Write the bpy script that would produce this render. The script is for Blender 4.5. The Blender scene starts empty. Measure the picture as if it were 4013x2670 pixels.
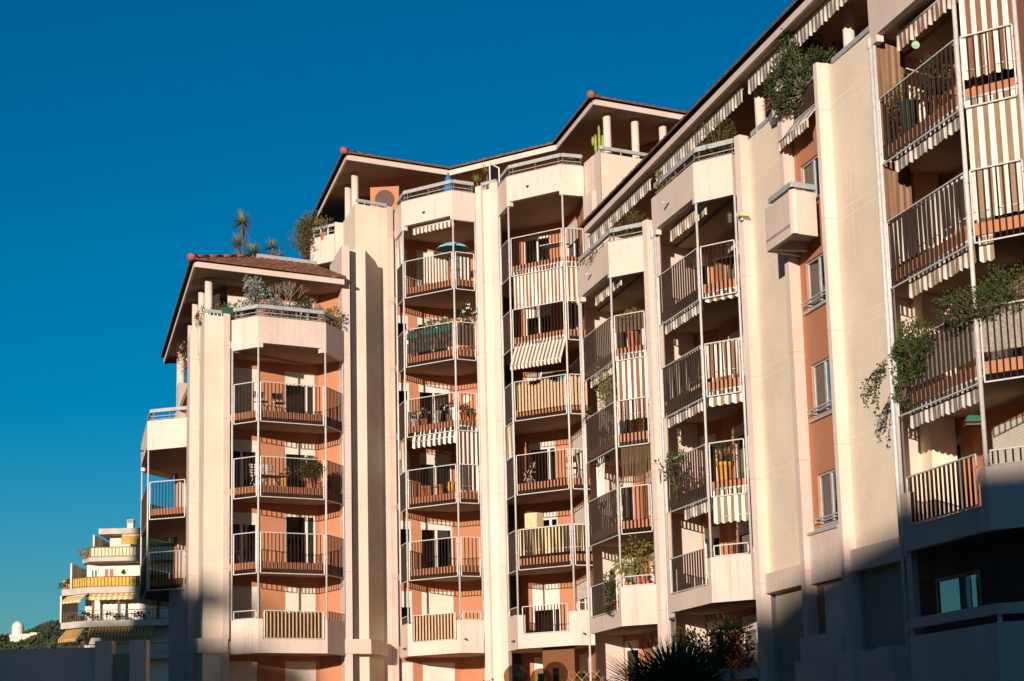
import bpy, math, random
from mathutils import Vector, Matrix
rad = math.radians
sc = bpy.context.scene
COL = sc.collection

# ------------------------------------------------------------------ camera
cam_d = bpy.data.cameras.new('camera'); cam = bpy.data.objects.new('camera', cam_d); COL.objects.link(cam)
cam_d.sensor_width = 36.0; cam_d.lens = 8101.5 / 4013 * 36
cam_d.clip_start = 0.5; cam_d.clip_end = 12000
cam.rotation_mode = 'XYZ'
cam.matrix_world = Matrix.Rotation(rad(90 + 11.6356), 4, 'X') @ Matrix.Rotation(rad(-1.4144), 4, 'Z')
sc.camera = cam

# ------------------------------------------------------------------ light
SUN_EL, SUN_AZ = 5.8, 194.5          # azimuth clockwise from +Y, towards the sun
w = bpy.data.worlds.new('World'); sc.world = w; w.use_nodes = True
nt = w.node_tree; bg = nt.nodes['Background']
sky = nt.nodes.new('ShaderNodeTexSky'); sky.sky_type = 'NISHITA'; sky.sun_disc = False
sky.sun_elevation = rad(SUN_EL); sky.sun_rotation = rad(SUN_AZ)
sky.altitude = 200; sky.air_density = 1.0; sky.dust_density = 0.1; sky.ozone_density = 4.0
hs = nt.nodes.new('ShaderNodeHueSaturation'); hs.inputs['Saturation'].default_value = 1.14; hs.inputs['Hue'].default_value = 0.484
gm = nt.nodes.new('ShaderNodeGamma'); gm.inputs['Gamma'].default_value = 1.4
nt.links.new(sky.outputs['Color'], gm.inputs['Color']); nt.links.new(gm.outputs['Color'], hs.inputs['Color']); nt.links.new(hs.outputs['Color'], bg.inputs['Color'])
bg.inputs['Strength'].default_value = 0.052
sd = bpy.data.lights.new('sun', 'SUN'); sun = bpy.data.objects.new('sun', sd); COL.objects.link(sun)
sd.energy = 5.0; sd.angle = rad(0.53); sd.color = (1.0, 0.83, 0.69)
sdir = Vector((math.sin(rad(SUN_AZ)) * math.cos(rad(SUN_EL)), math.cos(rad(SUN_AZ)) * math.cos(rad(SUN_EL)), math.sin(rad(SUN_EL))))
sun.rotation_euler = (-sdir).to_track_quat('-Z', 'Y').to_euler()
sun.location = sdir * 200
sc.view_settings.view_transform = 'Standard'; sc.view_settings.look = 'None'
sc.view_settings.exposure = 0.42; sc.view_settings.gamma = 1.0
sc.render.resolution_x = 1024; sc.render.resolution_y = 681

GZ = -1.6                             # ground level, the camera stands at z = 0
def Z(k): return 4.302 + 2.8 * k      # underside of the railing of storey k

# ------------------------------------------------------------------ materials
def mk(name, col, rough=0.8, metal=0.0, spec=0.3):
    m = bpy.data.materials.new(name); m.use_nodes = True
    b = m.node_tree.nodes['Principled BSDF']
    b.inputs['Base Color'].default_value = (*col, 1); b.inputs['Roughness'].default_value = rough
    b.inputs['Metallic'].default_value = metal; b.inputs['Specular IOR Level'].default_value = spec
    return m
def N(m, t, **kw):
    n = m.node_tree.nodes.new(t)
    for k, v in kw.items():
        if hasattr(n, k): setattr(n, k, v)
        else: n.inputs[k.replace('_', ' ')].default_value = v
    return n
def L(m, a, b): m.node_tree.links.new(a, b)
def BS(m): return m.node_tree.nodes['Principled BSDF']
def mixc(m, fac, a, b, mode='MIX'):
    n = N(m, 'ShaderNodeMix'); n.data_type = 'RGBA'; n.blend_type = mode
    for s, v in ((0, fac), (6, a), (7, b)):
        if hasattr(v, 'is_output'): L(m, v, n.inputs[s])
        elif isinstance(v, tuple): n.inputs[s].default_value = (*v, 1)
        else: n.inputs[s].default_value = v
    return n.outputs[2]
def ramp(m, src, a, b, ca=(0, 0, 0), cb=(1, 1, 1)):
    r = N(m, 'ShaderNodeValToRGB'); r.color_ramp.elements[0].position = a; r.color_ramp.elements[1].position = b
    r.color_ramp.elements[0].color = (*ca, 1); r.color_ramp.elements[1].color = (*cb, 1); L(m, src, r.inputs[0]); return r.outputs[0]
def mul(c, f): return tuple(x * f for x in c)
def noise(m, vec, scale, detail=3, rough=.55):
    n = N(m, 'ShaderNodeTexNoise'); n.inputs['Scale'].default_value = scale; n.inputs['Detail'].default_value = detail
    n.inputs['Roughness'].default_value = rough
    if vec: L(m, vec, n.inputs['Vector'])
    return n.outputs['Fac']
def mapping(m, scale):
    g = N(m, 'ShaderNodeNewGeometry'); mp = N(m, 'ShaderNodeMapping'); mp.inputs['Scale'].default_value = scale
    L(m, g.outputs['Position'], mp.inputs['Vector']); return mp.outputs[0]
def stucco(name, col, streak=0.0, groove=False, grain=1.0, var=.10):
    m = mk(name, col, .92, 0, .15)
    p = mapping(m, (1, 1, 1))
    big = noise(m, p, .55, 4)
    c = mixc(m, ramp(m, big, .3, .7), mul(col, 1 - var), mul(col, 1 + var * .5))
    fine = noise(m, p, 9, 4, .7)
    c = mixc(m, ramp(m, fine, .35, .65), mixc(m, 1.0, c, (.93, .92, .91), 'MULTIPLY'), c)
    if streak:
        sv = noise(m, mapping(m, (5, 5, .22)), 1.4, 5, .65)
        sf = ramp(m, sv, .52, .70)
        patch = ramp(m, noise(m, p, .8, 2), .36, .60)
        f = N(m, 'ShaderNodeMath', operation='MULTIPLY'); L(m, sf, f.inputs[0]); L(m, patch, f.inputs[1])
        f2 = N(m, 'ShaderNodeMath', operation='MULTIPLY'); L(m, f.outputs[0], f2.inputs[0]); f2.inputs[1].default_value = streak
        c = mixc(m, f2.outputs[0], c, mul(col, .45))
    h = noise(m, p, 45 * grain, 4, .6)
    bump = N(m, 'ShaderNodeBump'); bump.inputs['Strength'].default_value = .22; bump.inputs['Distance'].default_value = .012
    L(m, h, bump.inputs['Height'])
    nrm = bump.outputs[0]
    if groove:
        g = N(m, 'ShaderNodeNewGeometry'); s = N(m, 'ShaderNodeSeparateXYZ'); L(m, g.outputs['Position'], s.inputs[0])
        last = None
        for off in ((.19, .44) if groove is True else (.30,)):
            a = N(m, 'ShaderNodeMath', operation='SUBTRACT'); L(m, s.outputs[2], a.inputs[0]); a.inputs[1].default_value = 4.302 - 28 + off - .011
            d = N(m, 'ShaderNodeMath', operation='MODULO'); L(m, a.outputs[0], d.inputs[0]); d.inputs[1].default_value = 2.8
            l = N(m, 'ShaderNodeMath', operation='LESS_THAN'); L(m, d.outputs[0], l.inputs[0]); l.inputs[1].default_value = .024 if groove is True else .013
            if last is None: last = l.outputs[0]
            else:
                x = N(m, 'ShaderNodeMath', operation='MAXIMUM'); L(m, last, x.inputs[0]); L(m, l.outputs[0], x.inputs[1]); last = x.outputs[0]
        c = mixc(m, last, c, mul(col, 1.12 if groove is True else .72))
        b2 = N(m, 'ShaderNodeBump'); b2.inputs['Strength'].default_value = .6; b2.inputs['Distance'].default_value = .02; b2.invert = True
        L(m, last, b2.inputs['Height']); L(m, nrm, b2.inputs['Normal']); nrm = b2.outputs[0]
    L(m, c, BS(m).inputs['Base Color']); L(m, nrm, BS(m).inputs['Normal'])
    return m
def vary(name, col, col2, scale=3, rough=.8, spec=.25, stretch=(1, 1, 1), lo=.35, hi=.65, bump=0, metal=0):
    m = mk(name, col, rough, metal, spec)
    n = noise(m, mapping(m, stretch), scale, 4, .6)
    L(m, mixc(m, ramp(m, n, lo, hi), col, col2), BS(m).inputs['Base Color'])
    if bump:
        b = N(m, 'ShaderNodeBump'); b.inputs['Strength'].default_value = bump; b.inputs['Distance'].default_value = .02
        L(m, n, b.inputs['Height']); L(m, b.outputs[0], BS(m).inputs['Normal'])
    return m
def leafmat(name, a, b, scale=5):
    m = vary(name, a, b, scale, .55, .3)
    bs = BS(m); tr = N(m, 'ShaderNodeBsdfTranslucent'); mx = N(m, 'ShaderNodeMixShader'); mx.inputs[0].default_value = .22
    src = bs.inputs['Base Color'].links[0].from_socket
    L(m, src, tr.inputs['Color']); out = m.node_tree.nodes['Material Output']
    L(m, bs.outputs[0], mx.inputs[1]); L(m, tr.outputs[0], mx.inputs[2]); L(m, mx.outputs[0], out.inputs['Surface'])
    return m
def glassmat(name, tint, refl=.12, fres=True):
    m = mk(name, tint); nt = m.node_tree; out = nt.nodes['Material Output']
    t = N(m, 'ShaderNodeBsdfTransparent'); t.inputs[0].default_value = (*tint, 1)
    g = N(m, 'ShaderNodeBsdfGlossy'); g.inputs['Roughness'].default_value = .02
    f = N(m, 'ShaderNodeFresnel'); f.inputs[0].default_value = 1.5
    a = N(m, 'ShaderNodeMath', operation='ADD'); L(m, f.outputs[0], a.inputs[0]); a.inputs[1].default_value = refl - .04
    if not fres: m.node_tree.links.remove(a.inputs[0].links[0]); a.inputs[0].default_value = .04
    mx = N(m, 'ShaderNodeMixShader'); L(m, a.outputs[0], mx.inputs[0]); L(m, t.outputs[0], mx.inputs[1]); L(m, g.outputs[0], mx.inputs[2])
    L(m, mx.outputs[0], out.inputs['Surface']); return m

PINK = (.665, .552, .482); YEL = (.77, .66, .525); ORA = (.455, .205, .112)
M = {}
M['smooth'] = stucco('smooth_cream_render', PINK, .10)
M['strip'] = stucco('jointed_cream_render', PINK, .16, 'joint')
M['parapet'] = stucco('stained_cream_render', PINK, .42)
M['panel'] = stucco('grooved_cream_panel', YEL, .22, True)
M['grey'] = stucco('bare_concrete', (.36, .32, .25), .3, True)
M['orange'] = stucco('terracotta_render', ORA, .12, False, .7)
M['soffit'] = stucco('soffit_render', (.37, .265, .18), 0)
M['metal'] = vary('pale_painted_metal', (.56, .55, .52), (.46, .45, .43), 7, .45, .4)
M['rail'] = vary('grey_aluminium', (.40, .42, .43), (.31, .33, .34), 5, .35, .5)
M['bar'] = vary('brown_painted_steel', (.034, .019, .013), (.022, .013, .010), 9, .55, .25)
M['white'] = vary('white_plastic', (.74, .72, .68), (.66, .64, .60), 4, .5, .4)
M['shutter'] = vary('cream_roller_shutter', (.72, .68, .60), (.64, .60, .53), 3, .55, .3)
M['painted_dark'] = vary('painted_dim_interior', (.05, .042, .035), (.025, .022, .02), 1.2)  # near-black stands in for unlit rooms; the dimness is in the colour
M['tile'] = None
M['hip'] = vary('orange_ridge_tile', (.36, .115, .06), (.28, .09, .05), 6, .8, .2, bump=.2)
M['glass'] = glassmat('window_glass', (.50, .54, .52), .10)
M['curtain'] = vary('pale_curtain', (.66, .64, .58), (.52, .52, .48), 14, .9, .1, (1, 1, .05))
M['greencurtain'] = vary('green_tinted_curtain', (.42, .46, .38), (.28, .33, .27), 12, .9, .1, (1, 1, .05))
M['redcurtain'] = vary('brick_curtain', (.40, .13, .07), (.30, .09, .05), 12, .9, .1, (1, 1, .05))
M['awnwhite'] = vary('cream_canvas', (.74, .70, .62), (.68, .63, .55), 3, .9, .1)
M['awnbrown'] = vary('brown_canvas', (.24, .115, .07), (.20, .095, .06), 4, .9, .1)
M['awntaupe'] = vary('taupe_canvas', (.27, .19, .115), (.23, .16, .10), 4, .9, .1)
M['awndark'] = vary('dark_brown_canvas', (.07, .042, .032), (.055, .034, .028), 4, .9, .1)
M['awngrey'] = vary('grey_canvas', (.20, .165, .15), (.17, .14, .13), 4, .9, .1)
M['beigecloth'] = vary('yellow_cream_cloth', (.66, .55, .32), (.58, .47, .27), 4, .9, .1)
M['reed'] = vary('reed_cane', (.72, .53, .34), (.40, .24, .13), 9, .9, .1, (9, 9, .35), .3, .7, .4)
M['straw'] = vary('heather_straw', (.66, .50, .33), (.42, .28, .16), 12, .95, .1, (3, 3, 1), .3, .7, .6)
M['terracotta'] = vary('terracotta_pot', (.46, .17, .075), (.36, .12, .055), 6, .85, .2)
M['ochrepot'] = vary('ochre_pot', (.62, .29, .035), (.52, .22, .03), 6, .6, .3)
M['whitepot'] = vary('white_pot', (.66, .63, .58), (.55, .52, .48), 5, .7, .3)
M['greypot'] = vary('grey_pot', (.42, .42, .40), (.33, .33, .32), 5, .7, .3)
M['greenpot'] = vary('green_planter', (.03, .12, .085), (.025, .09, .065), 5, .6, .3)
M['soil'] = vary('soil', (.05, .035, .025), (.03, .022, .016), 20)
M['wood'] = vary('brown_wood', (.16, .09, .05), (.11, .06, .035), 8, .7, .2, (1, 1, 6))
M['black'] = vary('black_plastic', (.016, .016, .016), (.03, .03, .03), 5, .5, .4)
M['darkmetal'] = vary('dark_iron', (.03, .028, .026), (.045, .04, .036), 8, .5, .4)
M['teal'] = vary('turquoise_canvas', (.22, .50, .56), (.17, .43, .50), 4, .85, .1)
M['blue'] = vary('blue_canvas', (.03, .17, .42), (.025, .14, .35), 4, .85, .1)
M['red'] = vary('red_petals', (.62, .05, .03), (.5, .03, .04), 9)
M['pinkfl'] = vary('pink_petals', (.72, .26, .42), (.6, .15, .32), 9)
M['whitefl'] = vary('white_petals', (.75, .70, .66), (.6, .55, .55), 9)
M['leaf'] = leafmat('mid_green_leaves', (.075, .11, .022), (.035, .062, .016))
M['leafdk'] = leafmat('dark_green_leaves', (.05, .075, .018), (.024, .042, .013))
M['leafyel'] = leafmat('yellowing_leaves', (.26, .22, .045), (.12, .125, .03))
M['leafsil'] = leafmat('silvery_leaves', (.30, .34, .31), (.16, .20, .185), 9)
M['leafvar'] = leafmat('variegated_leaves', (.34, .32, .12), (.11, .13, .04), 11)
M['leafolive'] = leafmat('olive_leaves', (.13, .125, .032), (.065, .068, .02), 8)
M['leafblade'] = leafmat('blade_leaves', (.34, .33, .08), (.14, .16, .04), 9)
M['leafdead'] = leafmat('dry_leaves', (.24, .13, .06), (.15, .08, .04), 9)
M['cactus'] = vary('cactus_skin', (.30, .32, .07), (.20, .24, .05), 6, .6)
M['twig'] = vary('bark', (.15, .10, .065), (.09, .06, .04), 9, .9)
M['bareTwig'] = vary('pale_twig', (.26, .21, .16), (.18, .14, .10), 9, .9)
M['ground'] = vary('pale_paving', (.11, .10, .088), (.085, .075, .066), .6, .9, .2)

def tilemat():
    m = mk('clay_roof_tiles', (.26, .10, .055), .85, 0, .2)
    n = noise(m, mapping(m, (1, 1, 1)), 3.2, 5, .7); n2 = noise(m, mapping(m, (1, 1, 1)), 16, 3, .7)
    c = mixc(m, ramp(m, n, .35, .68), (.10, .042, .028), (.22, .095, .055))
    c = mixc(m, ramp(m, n2, .55, .75), c, (.32, .20, .13))
    L(m, c, BS(m).inputs['Base Color']); return m
M['tile'] = tilemat()

# ------------------------------------------------------------------ mesh tools
def wloc(o):
    v = Vector((0, 0, 0))
    while o: v = v + o.location; o = o.parent
    return v
class MB:
    def __init__(s): s.v = []; s.f = []; s.mi = []
    def add(s, vs, fs, mi=0):
        b = len(s.v); s.v.extend(vs)
        for f in fs: s.f.append(tuple(b + i for i in f)); s.mi.append(mi)
    def quad(s, a, b, c, d, mi=0): s.add([a, b, c, d], [(0, 1, 2, 3)], mi)
    def hexa(s, b4, t4, mi=0):
        s.add(list(b4) + list(t4), [(3, 2, 1, 0), (4, 5, 6, 7), (0, 1, 5, 4), (1, 2, 6, 5), (2, 3, 7, 6), (3, 0, 4, 7)], mi)
    def box(s, x0, y0, z0, x1, y1, z1, mi=0):
        s.hexa([(x0, y0, z0), (x1, y0, z0), (x1, y1, z0), (x0, y1, z0)], [(x0, y0, z1), (x1, y0, z1), (x1, y1, z1), (x0, y1, z1)], mi)
    def slab(s, p, q, z0, z1, o0, o1, mi=0):
        """box along plan line p-q from offset o0 to o1 (positive = outwards, right of p->q)"""
        n = nrm(p, q)
        a = (p[0] + n[0] * o1, p[1] + n[1] * o1); b = (q[0] + n[0] * o1, q[1] + n[1] * o1)
        c = (q[0] + n[0] * o0, q[1] + n[1] * o0); d = (p[0] + n[0] * o0, p[1] + n[1] * o0)
        s.hexa([(*a, z0), (*b, z0), (*c, z0), (*d, z0)], [(*a, z1), (*b, z1), (*c, z1), (*d, z1)], mi)
    def prism(s, poly, z0, z1, mi=0, mis=None):
        n = len(poly); zt = z1 if isinstance(z1, (list, tuple)) else [z1] * n
        vs = [(*p, z0) for p in poly] + [(*p, z) for p, z in zip(poly, zt)]
        s.add(vs, [tuple(range(n - 1, -1, -1)), tuple(range(n, 2 * n))], mi)
        s.add(vs, [(i, (i + 1) % n, n + (i + 1) % n, n + i) for i in range(n)], mi if mis is None else mis)
    def tube(s, p, q, r, n=8, mi=0, r2=None, caps=True):
        p = Vector(p); q = Vector(q); d = (q - p).normalized(); r2 = r if r2 is None else r2
        u = d.orthogonal().normalized(); v = d.cross(u); vs = []
        for c, rr in ((p, r), (q, r2)):
            for i in range(n):
                a = 2 * math.pi * i / n; vs.append(tuple(c + (u * math.cos(a) + v * math.sin(a)) * rr))
        fs = [(i, (i + 1) % n, n + (i + 1) % n, n + i) for i in range(n)]
        if caps: fs += [tuple(range(n - 1, -1, -1)), tuple(range(n, 2 * n))]
        s.add(vs, fs, mi)
    def bar(s, p, q, w, h, mi=0):
        """rectangular bar; w horizontally across, h the other way"""
        p = Vector(p); q = Vector(q); d = (q - p).normalized()
        up = Vector((0, 0, 1)) if abs(d.z) < .95 else Vector((1, 0, 0))
        u = d.cross(up).normalized() * (w / 2); v = u.cross(d).normalized() * (h / 2)
        s.hexa([tuple(p + a) for a in (-u - v, u - v, u + v, -u + v)], [tuple(q + a) for a in (-u - v, u - v, u + v, -u + v)], mi)
    def lathe(s, c, prof, n=14, mi=0):
        vs = []; m = len(prof)
        for r, z in prof:
            for i in range(n):
                a = 2 * math.pi * i / n; vs.append((c[0] + r * math.cos(a), c[1] + r * math.sin(a), c[2] + z))
        fs = [(j * n + i, j * n + (i + 1) % n, (j + 1) * n + (i + 1) % n, (j + 1) * n + i) for j in range(m - 1) for i in range(n)]
        fs += [tuple(range(n - 1, -1, -1)), tuple(range((m - 1) * n, m * n))]
        s.add(vs, fs, mi)
    def build(s, name, mats, parent=None, smooth=False, world=True):
        me = bpy.data.meshes.new(name); off = wloc(parent) if (parent and world) else Vector((0, 0, 0))
        vs = [(x - off.x, y - off.y, z - off.z) for x, y, z in s.v] if (parent and world) else s.v
        me.from_pydata(vs, [], s.f)
        mats = mats if isinstance(mats, (list, tuple)) else [mats]
        for m in mats: me.materials.append(m)
        if len(mats) > 1: me.polygons.foreach_set('material_index', s.mi)
        if smooth: me.polygons.foreach_set('use_smooth', [True] * len(me.polygons))
        me.update()
        o = bpy.data.objects.new(name, me); COL.objects.link(o)
        if parent: o.parent = parent
        return o
def P3_(p, z): return (p[0], p[1], z)
def nrm(p, q):
    dx, dy = q[0] - p[0], q[1] - p[1]; l = math.hypot(dx, dy); return (dy / l, -dx / l)
def lerp(p, q, t): return (p[0] + (q[0] - p[0]) * t, p[1] + (q[1] - p[1]) * t)
def along(p, q, s):
    l = math.hypot(q[0] - p[0], q[1] - p[1]); return lerp(p, q, s / l)
def plen(p, q): return math.hypot(q[0] - p[0], q[1] - p[1])
def off(p, q, o):
    n = nrm(p, q); return (p[0] + n[0] * o, p[1] + n[1] * o), (q[0] + n[0] * o, q[1] + n[1] * o)
def offpoly(P, o):
    """polyline shifted outwards by o"""
    out = []
    for i, p in enumerate(P):
        if i == 0: n = nrm(P[0], P[1]); out.append((p[0] + n[0] * o, p[1] + n[1] * o))
        elif i == len(P) - 1: n = nrm(P[-2], P[-1]); out.append((p[0] + n[0] * o, p[1] + n[1] * o))
        else:
            a = nrm(P[i - 1], p); b = nrm(p, P[i + 1]); k = 1 + a[0] * b[0] + a[1] * b[1]
            out.append((p[0] + (a[0] + b[0]) * o / k, p[1] + (a[1] + b[1]) * o / k))
    return out
def tag(o, label=None, cat=None, group=None, kind=None):
    if label: o['label'] = label
    if cat: o['category'] = cat
    if group: o['group'] = group
    if kind: o['kind'] = kind
    return o
def thing(name, label, cat, loc=(0, 0, 0), rz=0, group=None):
    o = bpy.data.objects.new(name, None); COL.objects.link(o); o.location = loc; o.rotation_euler = (0, 0, rz)
    o.empty_display_size = .2
    return tag(o, label, cat, group)

# ------------------------------------------------------------------ ground and buildings behind the viewpoint
g = MB(); g.quad((-6000, -3000, GZ), (6000, -3000, GZ), (6000, 9000, GZ), (-6000, 9000, GZ))
tag(g.build('ground', M['ground']), kind='structure')
eu = (math.cos(rad(14.5)), -math.sin(rad(14.5))); ev = (math.sin(rad(14.5)), math.cos(rad(14.5)))
def UV(u, v): return (u * eu[0] + v * ev[0], u * eu[1] + v * ev[1])
TANS = math.tan(rad(SUN_EL))
def unseen_house(label, prof, v, depth, extra=None):
    t = thing('unseen_building', label, 'building', (*UV((prof[0][0] + prof[-1][0]) / 2, v), GZ))
    m = MB()
    for (u0, z0), (u1, z1) in zip(prof, prof[1:]):
        a, b, c, d = UV(u0, v), UV(u1, v), UV(u1, v - depth), UV(u0, v - depth); lift = TANS * -v
        m.hexa([(*a, GZ), (*b, GZ), (*c, GZ), (*d, GZ)], [(*a, z0 + lift), (*b, z1 + lift), (*c, z1 + lift), (*d, z0 + lift)])
    m.build('wall', M['smooth'], t)
    if extra:
        e = MB(); (u0, za, zb), (u1, zc, zd) = extra; lift = TANS * -v
        a, b, c, d = UV(u0, v), UV(u1, v), UV(u1, v - .5), UV(u0, v - .5)
        e.hexa([(*a, za + lift), (*b, zc + lift), (*c, zc + lift), (*d, za + lift)], [(*a, zb + lift), (*b, zd + lift), (*c, zd + lift), (*d, zb + lift)])
        e.build('shadow_beam', M['smooth'], t)  # unseen beam added so a wedge of shadow crosses the left pier
    return t
unseen_house('tall block behind the camera, right of the street', [(-14.5, 9.25), (-11.5, 9.38), (-7.4, 9.48), (-6.2, 9.75), (-3.2, 9.9), (-.5, 9.6), (30, 10.6)], -60, 14)
unseen_house('tall block behind the camera, left of the street', [(-66, 17.0), (-33.5, 16.6), (-32.6, 14.7), (-30.13, 14.15), (-30.1, 12.1), (-27.6, 11.6)], -62, 14, ((-30.13, 12.78, 14.14), (-28.9, 13.25, 13.6)))
t = thing('unseen_building', 'unseen tall block added left of the court to darken the shaded walls', 'building', (-52, 40, GZ)); m = MB(); m.box(-60, -15, GZ, -45, 95, 34); m.build('wall', M['smooth'], t)  # added out of view to cut sky light on the shaded walls
t.location = (-52, 40, GZ)
unseen_house('unseen high tower added behind the camera to shade the distant house', [(-86.3, 31.5), (-74, 31.8)], -70, 14)  # unseen tower put in to shade the lower distant house

# ------------------------------------------------------------------ the apartment building
BLD = thing('apartment_building', 'large cream and terracotta apartment block with stacked bay balconies and tiled roofs', 'apartment building', (-2, 80, GZ))

def wall_open(m, p, q, z0, z1, ops, depth=.14, mi=0):
    """outer sheet along p->q with rectangular openings (s0,s1,za,zb) and reveals"""
    l = plen(p, q); ss = sorted({0, l, *[o[0] for o in ops], *[o[1] for o in ops]}); n = nrm(p, q)
    zs = sorted({z0, z1, *[o[2] for o in ops], *[o[3] for o in ops]})
    def P(s, z, d=0):
        a = along(p, q, s); return (a[0] - n[0] * d, a[1] - n[1] * d, z)
    for s0, s1 in zip(ss, ss[1:]):
        for za, zb in zip(zs, zs[1:]):
            sm, zm = (s0 + s1) / 2, (za + zb) / 2
            if any(o[0] < sm < o[1] and o[2] < zm < o[3] for o in ops): continue
            m.quad(P(s0, za), P(s1, za), P(s1, zb), P(s0, zb), mi)
    for s0, s1, za, zb in ops:
        m.quad(P(s0, za), P(s0, zb), P(s0, zb, depth), P(s0, za, depth), mi)
        m.quad(P(s1, zb), P(s1, za), P(s1, za, depth), P(s1, zb, depth), mi)
        m.quad(P(s0, zb), P(s1, zb), P(s1, zb, depth), P(s0, zb, depth), mi)
        m.quad(P(s1, za), P(s0, za), P(s0, za, depth), P(s1, za, depth), mi)

def ribbed(m, p, q, zt, zb, o, pitch=.055, mi=0):
    """roller shutter curtain: shallow curved slats, real relief"""
    a0, b0 = off(p, q, o); a1, b1 = off(p, q, o + .014); n = max(1, int((zt - zb) / pitch)); h = (zt - zb) / n
    for i in range(n):
        t = zt - i * h; k = t - h
        m.quad((*a0, k + h * .12), (*b0, k + h * .12), (*b1, k + h * .35), (*a1, k + h * .35), mi)
        m.quad((*a1, k + h * .35), (*b1, k + h * .35), (*b1, k + h * .85), (*a1, k + h * .85), mi)
        m.quad((*a1, k + h * .85), (*b1, k + h * .85), (*a0_(b0), t + h * .12), (*a0_(a0), t + h * .12), mi)
def a0_(x): return x

def curtain_mesh(m, p, q, zt, zb, o, rnd, folds=.10, mi=0):
    l = plen(p, q); n = max(4, int(l / folds * 3)); pts = []
    ph = rnd.random() * 6
    for i in range(n + 1):
        a = along(p, q, l * i / n); nn = nrm(p, q); d = o + .025 * math.sin(i * 2.1 + ph) + .008 * math.sin(i * 5.3)
        pts.append((a[0] + nn[0] * d, a[1] + nn[1] * d))
    for a, b in zip(pts, pts[1:]): m.quad((*a, zb), (*b, zb), (*b, zt), (*a, zt), mi)

def window(p, q, z0, z1, drop=.3, curtain=None, split=.5, parent=None, inset=.10, seed=0, cover=(0, 1), label=None, frame='white'):
    """one window or glazed door between plan points p and q"""
    rnd = random.Random(seed * 7 + int(z0 * 10)); f = MB(); l = plen(p, q); w_ = .06
    P = lambda s: along(p, q, s)
    f.slab(P(.0), P(w_), z0, z1, -inset, -inset + .06); f.slab(P(l - w_), P(l), z0, z1, -inset, -inset + .06)
    f.slab(P(w_), P(l - w_), z0, z0 + .07, -inset, -inset + .058); f.slab(P(w_), P(l - w_), z1 - .05, z1, -inset, -inset + .058)
    if split: f.slab(P(l * split - .05), P(l * split + .05), z0 + .07, z1 - .05, -inset - .005, -inset + .05)
    wo = f.build('window', M[frame], parent)
    if label: wo['label'] = label
    pn = MB(); a, b = off(P(w_), P(l - w_), -inset + .022)
    pn.quad((*a, z0 + .07), (*b, z0 + .07), (*b, z1 - .05), (*a, z1 - .05)); pn.build('pane', M['glass'], wo)
    if drop > .02:
        s = MB(); zb = max(z0 + .02, z1 - drop); ribbed(s, P(.01), P(l - .01), z1, zb, -inset + .075)
        if drop < 1.9: s.slab(P(.01), P(l - .01), zb - .035, zb + .005, -inset + .066, -inset + .096)
        s.build('shutter', M['shutter'], wo)
    if curtain:
        c = MB(); curtain_mesh(c, P(l * cover[0] + .02), P(l * cover[1] - .02), z1 - .05, z0 + .08, -inset - .10, rnd)
        c.build('curtain', M[curtain], wo)
    return wo

def railing(p, q, z0, z1, parent, spacing=.15, gap=.09, mid=None):
    m = MB(); l = plen(p, q); a = along(p, q, gap); b = along(p, q, l - gap); t = .031
    m.bar((*a, z0), (*b, z0), t, t); m.bar((*a, z1), (*b, z1), t, t)
    m.bar((*a, z0 + t / 2), (*a, z1 - t / 2), t, t); m.bar((*b, z0 + t / 2), (*b, z1 - t / 2), t, t)
    n = max(2, round((l - 2 * gap) / spacing)); bw = .0125 if spacing < .2 else .017
    for i in range(1, n):
        c = lerp(a, b, i / n); m.slab(lerp(a, b, i / n - bw / (l - 2 * gap)), lerp(a, b, i / n + bw / (l - 2 * gap)), z0 + .014, z1 - .014, -bw * 1.3, bw * 1.3, 1)
    if mid: m.bar((*a, mid), (*b, mid), .02, .02, 1)
    # fixing lugs to the posts
    for e, f_ in ((p, a), (q, b)):
        for zz in (z0 + .25, z1 - .25): m.bar((*e, zz), (*f_, zz), .02, .03, 1)
    return m.build('railing', [M['metal'], M['bar']], parent)

def parapet(m, p, q, z0, z1, th=.15, mi=0): m.slab(p, q, z0, z1, -th, 0, mi)

def joined(P, th):
    """outer and inner corner rings so that parapet pieces mitre cleanly"""
    return P, offpoly(P, -th)
def parapet_piece(m, P, I, i, z0, z1, t0=0., t1=1., mi=0):
    a, b = lerp(P[i], P[i + 1], t0), lerp(P[i], P[i + 1], t1); d, c = lerp(I[i], I[i + 1], t0), lerp(I[i], I[i + 1], t1)
    m.hexa([(*a, z0), (*b, z0), (*c, z0), (*d, z0)], [(*a, z1), (*b, z1), (*c, z1), (*d, z1)], mi)

def RDd(p, s): return (p[0] + .227 * s, p[1] - .974 * s)
def poly_in(P, back, ins): return offpoly(P, -ins) + list(reversed(back))

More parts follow.
